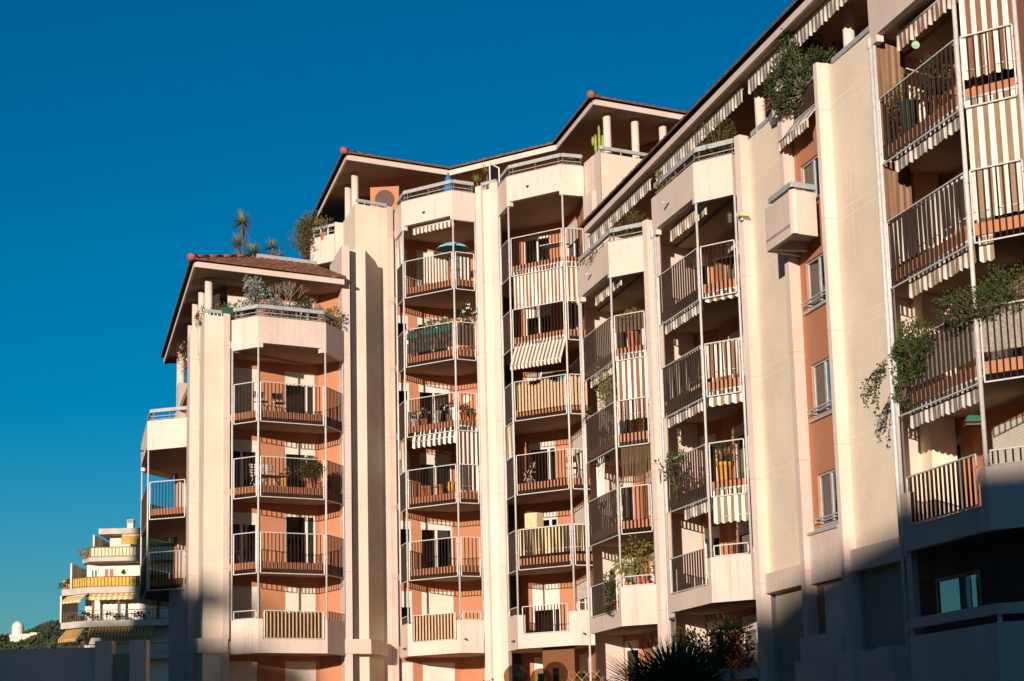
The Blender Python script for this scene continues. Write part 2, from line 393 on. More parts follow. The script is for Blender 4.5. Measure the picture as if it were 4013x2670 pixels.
def bay(P, back, ktop, main, space, notch, openr, kb=0, floors=None, block=True, pole_r=.036, pole_ids=None, norail=(), far=None):
    """one stacked bay: balconies, their railings, the solid bottom one, the solid top parapet, posts"""
    inner = [p for p in back]; PP = P
    for k in (floors or range(kb + 1, ktop)):
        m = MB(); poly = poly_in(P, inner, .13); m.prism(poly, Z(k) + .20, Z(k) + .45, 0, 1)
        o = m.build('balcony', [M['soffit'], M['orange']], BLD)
        for i in range(len(P) - 1):
            if (k, i) in norail: continue
            railing(P[i], P[i + 1], Z(k) + .02, Z(k) + 1.51, o, space[i])
    if block:
        k = kb; m = MB(); ob, ib = joined(offpoly(P, .03), .16); zb = Z(k) - .07
        for i in range(len(P) - 1):
            if i == main:
                parapet_piece(m, ob, ib, i, zb, Z(k) + .44); parapet_piece(m, ob, ib, i, Z(k) + .44, Z(k) + 1.16, 0, openr[0]); parapet_piece(m, ob, ib, i, Z(k) + .44, Z(k) + 1.16, openr[1], 1)
            else: parapet_piece(m, ob, ib, i, zb, Z(k) + 1.16)
        poly = poly_in(P, inner, .13); m.prism(poly, Z(k) + .0, Z(k) + .42, 1)
        o = m.build('balcony', [M['parapet'], M['soffit']], BLD); tag(o, 'solid cream lowest balcony of the bay with a barred opening')
        a, b = lerp(ob[main], ob[main + 1], openr[0]), lerp(ob[main], ob[main + 1], openr[1])
        a, b = off(a, b, .04)
        railing(a, b, Z(k) + .46, Z(k) + 1.45, o, space[main], .03)
        for i in range(len(P) - 1):
            if i != main: railing(P[i], P[i + 1], Z(k) + 1.185, Z(k) + 1.47, o, space[i], .10)
    # top parapet and terrace slab
    if far: P = [far] + P[1:]
    k = ktop; m = MB(); ob, ib = joined(offpoly(P, .05), .17)
    for i in range(len(P) - 1):
        if i == main:
            parapet_piece(m, ob, ib, i, Z(k) + .17, Z(k) + 1.18); parapet_piece(m, ob, ib, i, Z(k), Z(k) + .17, 0, notch[0]); parapet_piece(m, ob, ib, i, Z(k), Z(k) + .17, notch[1], 1)
        else: parapet_piece(m, ob, ib, i, Z(k), Z(k) + 1.18)
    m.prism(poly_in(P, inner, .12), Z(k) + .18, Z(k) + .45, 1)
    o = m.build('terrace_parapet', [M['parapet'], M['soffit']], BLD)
    r = MB(); T = offpoly(P, -.10)
    for i in range(len(P) - 1):
        a, b = T[i], T[i + 1]; r.slab(a, b, Z(k) + 1.52, Z(k) + 1.66, -.06, .06)
        r.bar((*a, Z(k) + 1.37), (*b, Z(k) + 1.37), .022, .022); r.bar((*a, Z(k) + 1.25), (*b, Z(k) + 1.25), .02, .02)
        n = max(1, round(plen(a, b) / 1.0))
        for j in range(n + 1):
            c = lerp(a, b, .06 + .88 * j / n); r.bar((*c, Z(k) + 1.17), (*c, Z(k) + 1.53), .03, .045, 1)
    r.build('terrace_railing', [M['rail'], M['darkmetal']], BLD)
    if far: P = PP
    for i in (pole_ids if pole_ids is not None else range(len(P))):
        t = MB(); t.tube((*P[i], Z(kb) + (1.16 if block else .0)), (*P[i], Z(ktop) + .01), pole_r, 10)
        for kk in range(kb + 1, ktop): t.tube((*P[i], Z(kk) + .62), (*P[i], Z(kk) + .68), pole_r + .006, 10)
        t.build('post', M['metal'], BLD, True)

def recess(segs, z0, z1, levels, wins, bayname, sides=None):
    """back wall of a bay: segs = [(p,q,matname,[(s0,s1)])], a glazed opening on every level for each (s0,s1)"""
    mats = ['orange', 'smooth', 'panel']
    m = MB()
    for si, (p, q, mat, ops) in enumerate(segs):
        full = []
        for oi, (s0, s1) in enumerate(ops):
            for k in levels:
                full.append((s0, s1, Z(k) + .46, Z(k) + 2.60)); st = wins.get((si, oi, k), wins.get((si, oi), {}))
                window(along(p, q, s0), along(p, q, s1), Z(k) + .46, Z(k) + 2.60, parent=BLD, seed=si * 31 + oi * 7 + k, **st)
        wall_open(m, p, q, z0, (sides or {}).get(si, z1), full, .14, mats.index(mat))
    m.build('wall', [M[x] for x in mats], BLD)
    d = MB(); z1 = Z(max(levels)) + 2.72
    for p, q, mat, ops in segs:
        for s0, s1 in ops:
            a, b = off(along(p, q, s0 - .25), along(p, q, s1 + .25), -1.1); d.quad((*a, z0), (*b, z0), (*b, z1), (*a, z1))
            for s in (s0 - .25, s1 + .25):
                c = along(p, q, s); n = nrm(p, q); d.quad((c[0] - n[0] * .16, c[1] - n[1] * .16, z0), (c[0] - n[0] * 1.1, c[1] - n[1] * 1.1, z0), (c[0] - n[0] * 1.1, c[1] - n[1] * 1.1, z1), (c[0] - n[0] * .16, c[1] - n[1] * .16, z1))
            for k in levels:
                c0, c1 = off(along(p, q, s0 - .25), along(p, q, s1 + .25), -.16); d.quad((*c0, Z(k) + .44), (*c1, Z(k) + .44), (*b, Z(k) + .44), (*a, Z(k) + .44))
    if d.f: d.build('dark_inner_wall', M['painted_dark'], BLD)

C_ = 'curtain'
B1 = [(-10.5, 76.02), (-9.44, 75.34), (-7.09, 76.81), (-6.58, 78.51)]
B1b = [(-10.63, 76.35), (-10.99, 77.93), (-7.65, 79.91), (-6.69, 79.43), (-6.58, 78.62)]
bay(B1, B1b, 4, 1, (.15, .15, .15), (.07, .93), (.07, .945))
recess([(B1b[0], B1b[1], 'orange', []), (B1b[1], B1b[2], 'orange', [(.02, 1.30), (2.44, 3.73)]), (B1b[2], B1b[3], 'orange', []), (B1b[3], B1b[4], 'orange', [])],
       GZ, Z(5) + .2, range(-1, 5), {
        (1, 0): dict(drop=.42), (1, 0, 3): dict(drop=2.1), (1, 0, 0): dict(drop=2.1), (1, 0, -1): dict(drop=2.1),
        (1, 1, 3): dict(drop=.5, curtain=C_, split=.72), (1, 1, 2): dict(drop=.42, curtain='greencurtain', split=.72), (1, 1, 1): dict(drop=.05, split=.72),
        (1, 1, 0): dict(drop=2.1), (1, 1, -1): dict(drop=2.1), (1, 1, 4): dict(drop=.9)}, 'a', {0: Z(4) + .4})
B2 = [(-4.63, 81.68), (-4.26, 80.17), (-2.21, 78.63), (-1.35, 79.15)]
B2b = [(-4.72, 81.85), (-4.74, 82.10), (-2.35, 83.32), (-1.46, 82.77), (-1.06, 81.05), (-1.30, 79.25)]
bay(B2, B2b, 6, 1, (.15, .15, .15), (.04, .955), (.085, .93))
recess([(B2b[0], B2b[1], 'smooth', []), (B2b[1], B2b[2], 'orange', [(.04, .60), (1.0, 2.42)]), (B2b[2], B2b[3], 'orange', []), (B2b[3], B2b[4], 'orange', [(.10, 1.5)]), (B2b[4], B2b[5], 'orange', [])],
       GZ, Z(7) + .1, range(-1, 6), {
        (1, 0): dict(drop=.3, split=0), (1, 0, 0): dict(drop=.6, split=0), (1, 0, -1): dict(drop=2.1, split=0), (1, 0, 5): dict(drop=2.1, split=0),
        (1, 1, 5): dict(drop=2.1), (1, 1, 4): dict(drop=.3, curtain=C_), (1, 1, 3): dict(drop=.3, curtain=C_, cover=(0, .2)), (1, 1, 2): dict(drop=.45, curtain=C_), (1, 1, 1): dict(drop=.3),
        (1, 1, 0): dict(drop=2.1), (1, 1, -1): dict(drop=2.1), (3, 0, 0): dict(drop=2.1), (3, 0, -1): dict(drop=2.1), (3, 0): dict(drop=.4)}, 'b', {0: Z(6) + .4, 3: Z(6) + .4, 4: Z(6) + .4, 1: Z(6) + .4, 2: Z(6) + .4})
B3 = [(-.37, 78.38), (-.02, 76.92), (2.03, 75.40), (2.86, 75.73)]
B3b = [(-.30, 78.55), (-.55, 79.6), (-.30, 81.65), (2.12, 80.12), (2.75, 77.6), (2.90, 75.95)]
bay(B3, B3b, 6, 1, (.15, .15, .15), (.045, .955), (.09, .90))
recess([(B3b[0], B3b[1], 'smooth', []), (B3b[1], B3b[2], 'smooth', []), (B3b[2], B3b[3], 'orange', [(.99, 2.25)]), (B3b[3], B3b[4], 'orange', [(.55, 2.3)]), (B3b[4], B3b[5], 'orange', [])],
       GZ, Z(7) + .1, range(-1, 6), {
        (2, 0): dict(drop=.25, split=.72), (2, 0, 0): dict(drop=.95, split=.76), (2, 0, 5): dict(drop=.1, split=.5), (2, 0, 4): dict(drop=.5), (2, 0, -1): dict(drop=2.1),
        (3, 0): dict(drop=.7), (3, 0, 5): dict(drop=.8, curtain=C_), (3, 0, 4): dict(drop=.4, curtain=C_)}, 'c', {i: Z(6) + .4 for i in range(5)})
R1 = [(2.39, 69.19), (3.26, 65.55), (4.33, 64.77)]
Rb = [(2.52, 69.45), (2.60, 70.85), (3.55, 71.30), (4.24, 70.60), (5.25, 66.3), (4.42, 64.85)]
def shift(L_, dx, dy): return [(x + dx, y + dy) for x, y in L_]
def rwing(P, bk, wins, zlow=GZ, **kw):
    bay(P, bk, 4, 0, (.21, .15), (.09, .955), (.10, .93), far=RDd(P[0], -.10), **kw)
    m = MB(); c = RDd(P[0], -.12); c = (c[0] - .03, c[1]); m.tube((*c, GZ), (*c, Z(4) - .02), kw.get('pole_r', .036), 10); m.tube((*c, Z(4) - .04), (*c, Z(4) + .2), .08, 10)
    m.build('downpipe', M['metal'], BLD, True)
    recess([(bk[0], bk[1], 'smooth', []), (bk[1], bk[2], 'smooth', []), (bk[2], bk[3], 'orange', [(.04, .70)]), (bk[3], bk[4], 'orange', [(.9, 3.2)]), (bk[4], bk[5], 'orange', [])],
           zlow, Z(5) + .1, range(-1 if zlow < 0 else 0, 4), wins, 'r', {i: Z(4) + .4 for i in range(5)})
rwing(R1, Rb, {(2, 0): dict(drop=.3, split=0), (2, 0, 0): dict(drop=.3, curtain=C_, split=0), (3, 0): dict(drop=.4, curtain=C_, cover=(.5, 1))})
R2 = [(4.38, 60.27), (5.31, 56.66), (6.32, 55.83)]
R2b = shift(Rb, 2.04, -8.93)
rwing(R2, R2b, {(2, 0): dict(drop=.3, split=0), (3, 0): dict(drop=.4, curtain=C_, cover=(.55, 1)), (3, 0, 1): dict(drop=.3, curtain=C_), (3, 0, 3): dict(drop=.3, curtain=C_, cover=(.6, .95))})
R3 = [(8.21, 43.75), (9.14, 39.81), (10.15, 38.98)]
R3b = shift(Rb, 5.82, -25.6)
rwing(R3, R3b, {(2, 0): dict(drop=.3, split=0), (2, 0, 0): dict(drop=.15, curtain=C_, split=0), (3, 0): dict(drop=.4), (3, 0, 0): dict(drop=2.1)}, zlow=Z(0) - .05, pole_r=.048)
# left flank bay
B0 = [(-15.15, 90.2), (-15.94, 87.55), (-14.62, 81.65), (-12.97, 81.0)]
B0b = [(-15.0, 90.3), (-13.7, 89.6), (-12.75, 84.6), (-12.85, 81.2)]
bay(B0, B0b, 3, 1, (.15, .21, .15), (.03, .97), (.1, .9), floors=(1, 2), block=False, kb=1, pole_ids=(1, 2))
recess([(B0b[0], B0b[1], 'orange', []), (B0b[1], B0b[2], 'orange', [(1.2, 3.4)]), (B0b[2], B0b[3], 'orange', [(.5, 1.9)])], GZ, Z(4) + .2, range(1, 4), {(1, 0): dict(drop=.3), (2, 0): dict(drop=.3)}, 'd')

# ------------------------------------------------------------------ piers
def pier(poly, z1, mat, z0=GZ, mi=None, name='pier'):
    m = MB(); m.prism(poly, z0, z1); return m.build(name, M['strip' if mat == 'smooth' else mat], BLD)
T4, T6 = Z(4), Z(6)
# pier left of the first bay: strip, grooved panel, chamfer, strip
pier([(-10.86, 76.20), (-10.63, 76.35), (-10.99, 77.93), (-11.22, 77.78)], T4 + 1.52, 'smooth')
pier([(-11.52, 75.83), (-10.862, 76.245), (-11.222, 77.80), (-12.13, 78.60)], T4 + 1.40, 'panel')
pier([(-12.52, 78.74), (-12.13, 78.96), (-12.10, 78.62), (-11.25, 77.83), (-11.0, 78.0), (-12.6, 81.3), (-12.98, 80.95)], T4 + 1.40, 'smooth')
pier([(-13.9, 82.6), (-12.99, 80.97), (-12.61, 81.32), (-12.85, 84.5), (-13.7, 89.6), (-14.9, 88.6)], Z(1) + .19, 'smooth')
pier([(-14.95, 90.4), (-14.2, 90.9), (-14.0, 90.0), (-14.7, 89.4)], T4 + 1.40, 'smooth')
# pier between first and second bay: strip, dark slot, half hexagon duct, strip
pier([(-6.58, 78.52), (-6.29, 78.69), (-7.0, 82.0), (-7.35, 81.85)], Z(5) + 1.85, 'smooth')
duct = [(-6.30, 79.32), (-6.235, 79.355), (-5.74, 79.66), (-5.43, 80.80), (-5.28, 81.35), (-7.0, 82.01)]
m = MB(); m.prism(duct, GZ, [Z(5) + 1.85, Z(5) + 1.85, Z(5) + 1.90, Z(5) + 1.75, Z(5) + 1.5, Z(5) + 1.85]); m.build('duct', M['panel'], BLD)
pier([(-5.31, 81.65), (-5.0, 81.91), (-5.3, 83), (-5.6, 82.8)], T6 + 1.42, 'panel')
pier([(-5.0, 81.89), (-4.76, 82.10), (-4.75, 82.6), (-5.3, 83.0)], T6 + 1.52, 'smooth')
pier([(-6.22, 80.94), (-5.31, 81.645), (-5.6, 82.8), (-7.0, 84.0)], T6 + 1.40, 'panel', Z(5) + .5)
pier([(-7.30, 83.82), (-6.93, 84.03), (-6.95, 84.0), (-5.6, 82.82), (-6.0, 86), (-7.6, 86.6)], T6 + 1.42, 'smooth', Z(4))
# pier between second and third bay
pier([(-1.31, 79.02), (-1.09, 78.85), (-.92, 79.06), (-1.10, 79.6), (-1.28, 79.3)], T6 + 1.42, 'smooth')
pier([(-1.0, 78.96), (-.60, 78.645), (-.42, 78.9), (-.9, 79.5)], T6 + 1.25, 'panel')
pier([(-.72, 78.55), (-.43, 78.32), (-.3, 78.55), (-.58, 78.80)], T6 + 1.42, 'smooth')
# right end of the middle block
pier([(2.90, 75.72), (3.16, 74.86), (3.23, 74.70), (3.44, 73.90), (3.9, 74.8), (3.2, 76.6), (2.92, 76.2)], T6 + 1.30, 'smooth')
pier([(3.435, 73.93), (6.6, 75.93), (6.0, 78.5), (3.9, 74.81)], T6 + 1.19, 'panel')
pier([(2.84, 75.62), (3.12, 74.72), (3.32, 74.45), (3.43, 74.35), (3.2, 75.3)], T6 - .1, 'parapet')
# right wing: strips and grooved panels of the long wall
def rpier(dx, dy, long_to, top=True):
    s = shift([(6.32, 55.32), (6.44, 55.08), (6.71, 55.26), (6.95, 55.8), (6.50, 55.9)], dx, dy)
    pier(s, T4 + 1.52, 'smooth')
    a = (6.70 + dx, 55.262 + dy); b = RDd((6.70 + dx, 55.262 + dy), long_to)
    pier([a, b, (b[0] + .6, b[1] + .2), (a[0] + .6, a[1] + .2)], T4 + 1.40, 'panel', Z(0) + .54)
    pier([(a[0] + .14, a[1] + .03), (b[0] + .14, b[1] + .03), (b[0] + .6, b[1] + .2), (a[0] + .6, a[1] + .2)], Z(0) + .1, 'grey')
    # ledge closing the panel at the bottom
    n = nrm(a, b); m_ = MB(); m_.slab(a, b, Z(0) + .02, Z(0) + .54, -.15, .16); m_.build('ledge', M['parapet'], BLD)
rpier(-2.05, 8.90, 1.9)
rpier(0, 0, 3.4)
m = MB(); m.slab((7.255, 53.285), (7.268, 53.24), Z(0) + .54, T4 + 1.4, -.01, .006); m.build('expansion_joint', M['black'], BLD)
# window slot with fin
pier([(7.10, 52.04), (7.17, 51.76), (7.47, 51.945), (7.62, 52.4), (7.45, 52.6)], T4 + 1.40, 'smooth')
slotP, slotQ = (7.475, 51.95), (8.065, 49.42)
mm = MB(); ops = []
for k, zt in ((3, T4 - .5), (2, 12.44), (1, 9.77), (0, 6.97), (-1, 4.2)):
    zb = {3: Z(3) + 1.2, 2: 11.18, 1: 8.43, 0: 5.66, -1: 2.5}[k]
    ops.append((.42, 2.0, zb, zt))
    st = {2: dict(drop=0, curtain='greencurtain', cover=(.35, 1)), 1: dict(drop=0, curtain='redcurtain', cover=(.08, .30)), 0: dict(drop=0, curtain='curtain', cover=(.1, .5)), 3: dict(drop=0, curtain='curtain', cover=(.5, 1)), -1: dict(drop=1.7)}[k]
    window(along(slotP, slotQ, .42), along(slotP, slotQ, 2.0), zb, zt, parent=BLD, seed=k + 60, frame='rail', **st)
ops[0] = (ops[0][0], ops[0][1], ops[0][2], T4 - .5)
wall_open(mm, slotP, slotQ, GZ, T4 + .75, ops, .2); mm.build('wall', M['orange'], BLD)
railing(slotP, slotQ, T4 + .80, T4 + 1.5, BLD, .12)
d = MB(); a, b = off(slotP, slotQ, -1.2); d.quad((*a, GZ), (*b, GZ), (*b, T4), (*a, T4)); d.build('dark_inner_wall', M['painted_dark'], BLD)
for k, zz in ((2, 11.15), (1, 8.36), (0, 5.60)):
    m = MB(); a, b = along(slotP, slotQ, .25), along(slotP, slotQ, 2.1)
    m.slab(a, b, zz - .04, zz + .02, -.1, .07); m.build('window_sill', M['rail'], BLD)
    m = MB(); a, b = off(a, b, .10); m.bar((*a, zz + .24), (*b, zz + .24), .04, .04); m.bar((*a, zz + .16), (*b, zz + .16), .025, .025)
    for e in (.05, .95): c = lerp(a, b, e); c2 = lerp(*off(a, b, -.1), e); m.bar((*c2, zz + .2), (*c, zz + .2), .03, .03)
    m.build('window_guard', M['rail'], BLD)
# jutting box under the top window, spandrel box at the bottom
m = MB(); bx = [(6.56, 51.28), (7.01, 49.40), (7.66, 49.80), (7.80, 51.9)]
m.slab(bx[0], bx[1], Z(3), Z(3) + 1.12, -.12, 0); m.slab(bx[1], bx[2], Z(3), Z(3) + 1.12, -.12, -.001)
m.slab((7.45, 51.9), bx[0], Z(3), Z(3) + 1.12, -.12, -.001)
m.prism([bx[0], bx[1], bx[2], bx[3]], Z(3) + .22, Z(3) + .30)
m.slab(along(bx[0], bx[1], .12), along(bx[0], bx[1], .3), Z(3), Z(3) + .22, -1.0, -.121)
m.build('window_box', M['parapet'], BLD)
m = MB(); m.slab(along(bx[0], bx[1], .35), bx[1], Z(3) + 1.18, Z(3) + 1.32, -.1, .03); m.slab(bx[1], bx[2], Z(3) + 1.18, Z(3) + 1.32, -.1, .031); m.build('terrace_railing', M['rail'], BLD)
m = MB(); m.slab((7.29, 51.93), (7.80, 49.97), 4.27, 5.48, -.4, 0); m.build('window_box', M['parapet'], BLD)
m = MB(); m.slab((7.27, 51.98), (7.79, 50.0), 5.48, 5.54, -.4, .05); m.build('window_sill', M['rail'], BLD)
# right of the slot
s2 = [(7.70, 49.36), (7.76, 49.18), (8.08, 49.28), (8.5, 49.6), (8.28, 49.42), (7.95, 49.6)]
pier(s2, T4 + 1.52, 'smooth')
a, b = (8.06, 49.275), (8.06 + .2823 * 5.3, 49.275 - 5.3)
b = (9.15, 45.0)
pier([a, b, (b[0] + .6, b[1] + .2), (a[0] + .6, a[1] + .2)], T4 + 1.40, 'panel', Z(0) + .54)
pier([(a[0] + .14, a[1] + .03), (b[0] + .14, b[1] + .03), (b[0] + .6, b[1] + .2), (a[0] + .6, a[1] + .2)], Z(0) + .1, 'grey')
m = MB(); m.slab(a, b, Z(0) + .02, Z(0) + .54, -.15, .16); m.build('ledge', M['parapet'], BLD)
# pier at the far side of the third bay of the wing
pier([(8.26, 44.02), (8.34, 43.86), (8.50, 44.02), (8.42, 44.18)], Z(0) + 1.1, 'smooth')
# ledges of the piers in the left part
m = MB(); m.prism([(-11.66, 75.62), (-10.66, 76.24), (-11.0, 77.0), (-12.2, 77.0)], Z(0) + .0, Z(0) + .53); m.build('ledge', M['parapet'], BLD)
m = MB(); m.prism([(-6.60, 78.44), (-5.62, 79.05), (-5.40, 79.75), (-5.25, 80.9), (-5.15, 81.5), (-5.6, 81.6), (-6.6, 79.2)], Z(0) + .0, Z(0) + .55); m.build('ledge', M['parapet'], BLD)
# low front walls of the wing (in shade)
m = MB()
m.slab((7.0, 52.3), (8.75, 44.6), GZ, 2.38, -.3, .14)
m.slab((7.35, 51.2), (7.72, 49.6), GZ, 2.9, -.3, .5)
m.slab((7.82, 49.15), (7.98, 48.45), GZ, 2.42, -.3, .42)
m.slab((8.36, 46.7), (8.56, 45.85), GZ, 2.40, -.3, .42)
m.build('garden_wall', M['smooth'], BLD)
m = MB(); ob = offpoly(R3, .03); ib = offpoly(R3, -.13)
for i in range(2): parapet_piece(m, ob, ib, i, 2.62, 2.83)
m.prism(poly_in(R3, R3b, .2), 1.5, 1.75, 0)
m.slab(R3[0], R3[1], GZ, 2.46, -.4, .05); m.slab(R3[1], R3[2], GZ, 2.47, -.4, .05)
for i in range(3): m.tube((*offpoly(R3, -.06)[i], 2.4), (*offpoly(R3, -.06)[i], 2.66), .05)
m.build('garden_wall', M['smooth'], BLD)
M['mirrorglass'] = glassmat('reflecting_glass', (.12, .14, .15), .42)
wp, wq = (8.90, 44.28), (9.40, 42.16); f_ = MB(); f_.slab(wp, wq, 2.75, 2.83, -.06, 0); f_.slab(wp, wq, 3.62, 3.70, -.06, 0)
for e in (0, 1): c0 = lerp(wp, wq, e * .96); c1 = lerp(wp, wq, e * .96 + .04); f_.slab(c0, c1, 2.83, 3.62, -.06, 0)
wo = f_.build('window', M['darkmetal'], BLD); wo['label'] = 'sky-reflecting window in the deep shade at the lower right'
pn = MB(); a, b = off(lerp(wp, wq, .04), lerp(wp, wq, .96), -.03); pn.quad(P3_(a, 2.83), P3_(b, 2.83), P3_(b, 3.62), P3_(a, 3.62)); pn.build('pane', M['mirrorglass'], wo)
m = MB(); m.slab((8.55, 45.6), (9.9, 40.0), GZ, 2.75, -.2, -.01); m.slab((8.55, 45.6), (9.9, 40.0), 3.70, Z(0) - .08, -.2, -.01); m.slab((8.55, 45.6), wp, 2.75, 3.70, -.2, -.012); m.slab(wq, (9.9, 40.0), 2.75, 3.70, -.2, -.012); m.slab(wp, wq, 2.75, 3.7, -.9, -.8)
m.build('dark_inner_wall', M['painted_dark'], BLD)  # deep shade of this recess is put into the dark colour
# walls below the bays R1/R2, lower balcony
m = MB()
for dx, dy in ((0, 0), (2.0, -8.9)):
    P = shift(R1, dx, dy); ob = offpoly(P, -.05); ib = offpoly(P, -.2)
    for i in range(2): parapet_piece(m, ob, ib, i, 2.15, 2.42); parapet_piece(m, ob, ib, i, GZ, 1.9)
    m.prism(poly_in(P, shift(Rb, dx, dy), .25), 1.5, 1.78, 0)
m.build('garden_wall', M['smooth'], BLD)

# ------------------------------------------------------------------ roofs
def roof_face(m, a, b, ta, tb, z0, T, slope, period=.29, course=.38):
    """tile sheet over eave a->b; ta/tb = hip (+) or valley (-) run per metre up the slope"""
    n = nrm(a, b); d = ((b[0] - a[0]) / plen(a, b), (b[1] - a[1]) / plen(a, b)); l = plen(a, b)
    rows = []; nc = max(4, int(l / period * 6)); t = -.06; ts = []
    while t < T: ts += [t, t + course - .012]; t += course
    for r, t in enumerate(ts):
        row = []; lo, hi = ta * max(t, 0), l - tb * max(t, 0)
        step = .03 if r % 2 == 0 else 0.0
        for i in range(nc + 1):
            s = l * i / nc; s = min(max(s, lo), hi) if (ta >= 0 and tb >= 0) else lo + (hi - lo) * i / nc
            zz = z0 + slope * t + step + .045 * abs(math.sin(math.pi * s / period)) + .008 * math.sin(s * 7.7 + r * 1.7)
            row.append((a[0] + d[0] * s - n[0] * t, a[1] + d[1] * s - n[1] * t, zz))
        rows.append(row)
    base = len(m.v); w_ = nc + 1
    under = [(x, y, z0 - .035) for x, y, z in rows[0]]
    m.v.extend(under)
    for row in rows: m.v.extend(row)
    for r in range(len(rows)):
        for i in range(nc): m.f.append((base + r * w_ + i, base + r * w_ + i + 1, base + (r + 1) * w_ + i + 1, base + (r + 1) * w_ + i)); m.mi.append(0)
def hip_line(m, p, q, r=.12, step=.9):
    p, q = Vector(p), Vector(q); l = (q - p).length; n = max(1, int(l / step))
    m.tube(p, p + (q - p) * (.36 / l), r * 1.15, 14, 0, r * 1.0)
    for i in range(n):
        m.tube(p + (q - p) * ((i + .3) / n), p + (q - p) * ((i + 1.3) / n), r * .58, 12, 0, r * .55)
def turn(a, b, c):
    x1, y1, x2, y2 = b[0] - a[0], b[1] - a[1], c[0] - b[0], c[1] - b[1]
    return math.atan2(x1 * y2 - y1 * x2, x1 * x2 + y1 * y2)
def roof(pts, zs, T, slope, soff, label, hipat=(), fas=.21, z_up=0.):
    tl = MB(); fa = MB(); rd = MB(); n = len(pts); outer = offpoly(pts, .0)
    z0 = zs + fas + .04
    tns = [0] * n
    for i in range(1, n - 1): tns[i] = math.tan(turn(pts[i - 1], pts[i], pts[i + 1]) / 2)
    over = offpoly(pts, .10)
    inn = offpoly(pts, -.09)
    for i in range(n - 1):
        roof_face(tl, over[i], over[i + 1], tns[i], tns[i + 1], z0, T, slope)
        a, b, c, d_ = pts[i], pts[i + 1], inn[i + 1], inn[i]
        fa.hexa([(*a, zs - .015), (*b, zs - .015), (*c, zs - .015), (*d_, zs - .015)], [(*a, zs + fas), (*b, zs + fas), (*c, zs + fas), (*d_, zs + fas)])
    up = offpoly(over, -T)
    ro = tl.build('roof', M['tile'], BLD); tag(ro, label)
    fa.build('fascia', M['smooth'], ro)
    for i in hipat:
        rd = MB(); hip_line(rd, (*offpoly(pts, .17)[i], z0 + .04), (*up[i], z0 + slope * T + .08)); rd.build('ridge_tiles', M['hip'], ro, True)
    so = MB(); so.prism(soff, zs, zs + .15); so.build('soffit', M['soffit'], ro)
    return up, z0 + slope * T
ZR, ZC = Z(5) + .18, Z(7) + .18
eB = [(-16.02, 93.13), (-11.74, 74.62), (-6.45, 78.12)]
upB, zB = roof(eB, ZR, 2.3, .40, [(-15.95, 93.1), (-11.70, 74.72), (-6.48, 78.18), (-6.62, 78.6), (-7.35, 81.8), (-9.5, 83.5), (-12.0, 93)], 'lower brown tiled roof at the left end', (1,))
eC = [(-9.6, 93.6), (-6.49, 79.96), (-2.40, 82.59), (1.95, 79.34), (3.24, 73.63), (9.0, 77.25)]
roof(eC, ZC, 3.2, .30, [(-9.5, 93.6), (-6.44, 80.05), (-2.40, 82.67), (2.0, 79.40), (3.29, 73.74), (9.0, 77.35), (9.0, 82), (4.6, 80.6), (-1.6, 87), (-6, 93)], 'tiled roof of the tallest middle part', (1, 4))
eR = [(6.1, 73.24), (2.66, 71.08), (10.75, 35.0)]
roof(eR, ZR, 4.0, .30, [(6.1, 73.2), (2.70, 71.05), (10.8, 35.0), (14.5, 36), (8.0, 66)], 'long tiled roof over the right wing')
# roof terrace over the left roof, with its rail
m = MB(); rt = [upB[1], upB[2], (-7.0, 81), (-9.6, 84)]
m.prism(rt, zB - .6, zB - .02); m.build('roof_terrace', M['soffit'], BLD)
m = MB(); a, b = lerp(upB[1], upB[2], .16), lerp(upB[1], upB[2], .985)
m.slab(a, b, zB + .08, zB + .22, -.06, .06)
for i in range(9): c = lerp(a, b, .02 + .96 * i / 8); m.bar((*c, zB - .05), (*c, zB + .09), .03, .05)
m.build('terrace_railing', M['rail'], BLD)
m = MB(); m.slab(lerp(upB[1], upB[2], .14), upB[2], zB - .03, zB + .06, -.2, .03); m.build('flashing', M['hip'], BLD)

# columns under the eaves
def column(x, y, z0, z1, r=.15):
    m = MB(); m.tube((x, y, z0), (x, y, z1), r, 18); m.build('column', M['smooth'], BLD, True)
for x, y in ((-11.48, 76.55), (-12.03, 78.50), (-12.60, 80.6), (-13.39, 84.47), (-14.75, 90.37), (-15.0, 91.5)): column(x, y, T4 + .4 if y < 80 else Z(3) + .4, ZR + .01)
for x, y in ((-6.30, 81.95), (-6.72, 83.75), (3.79, 74.91), (4.89, 75.64), (6.0, 76.35)): column(x, y, T6 + .4, ZC + .01)
for x, y in ((7.02, 54.75), (8.62, 49.2), (9.3, 45.5), (5.1, 63.4)): column(x, y, T4 + 1.0, ZR + .01)
# terrace rails on top of the piers
for p, q, zt in (((-11.48, 75.95), (-10.9, 76.32), T4 + 1.62), ((-6.15, 81.08), (-5.0, 81.97), T6 + 1.62), ((3.45, 74.0), (6.5, 75.9), T6 + 1.45), ((3.2, 75.9), (3.45, 74.02), T6 + 1.45),
                 ((6.75, 55.2), (7.25, 53.1), T4 + 1.58), ((8.12, 49.2), (9.1, 45.1), T4 + 1.58), ((-1.1, 79.0), (-.5, 78.5), T6 + 1.55)):
    m = MB(); m.slab(p, q, zt - .1, zt + .03, -.12, -.02)
    for i in range(5): c = lerp(*off(p, q, -.07), .05 + .9 * i / 4); m.bar((*c, zt - .45), (*c, zt - .1), .02, .03)
    m.build('terrace_railing', M['rail'], BLD)
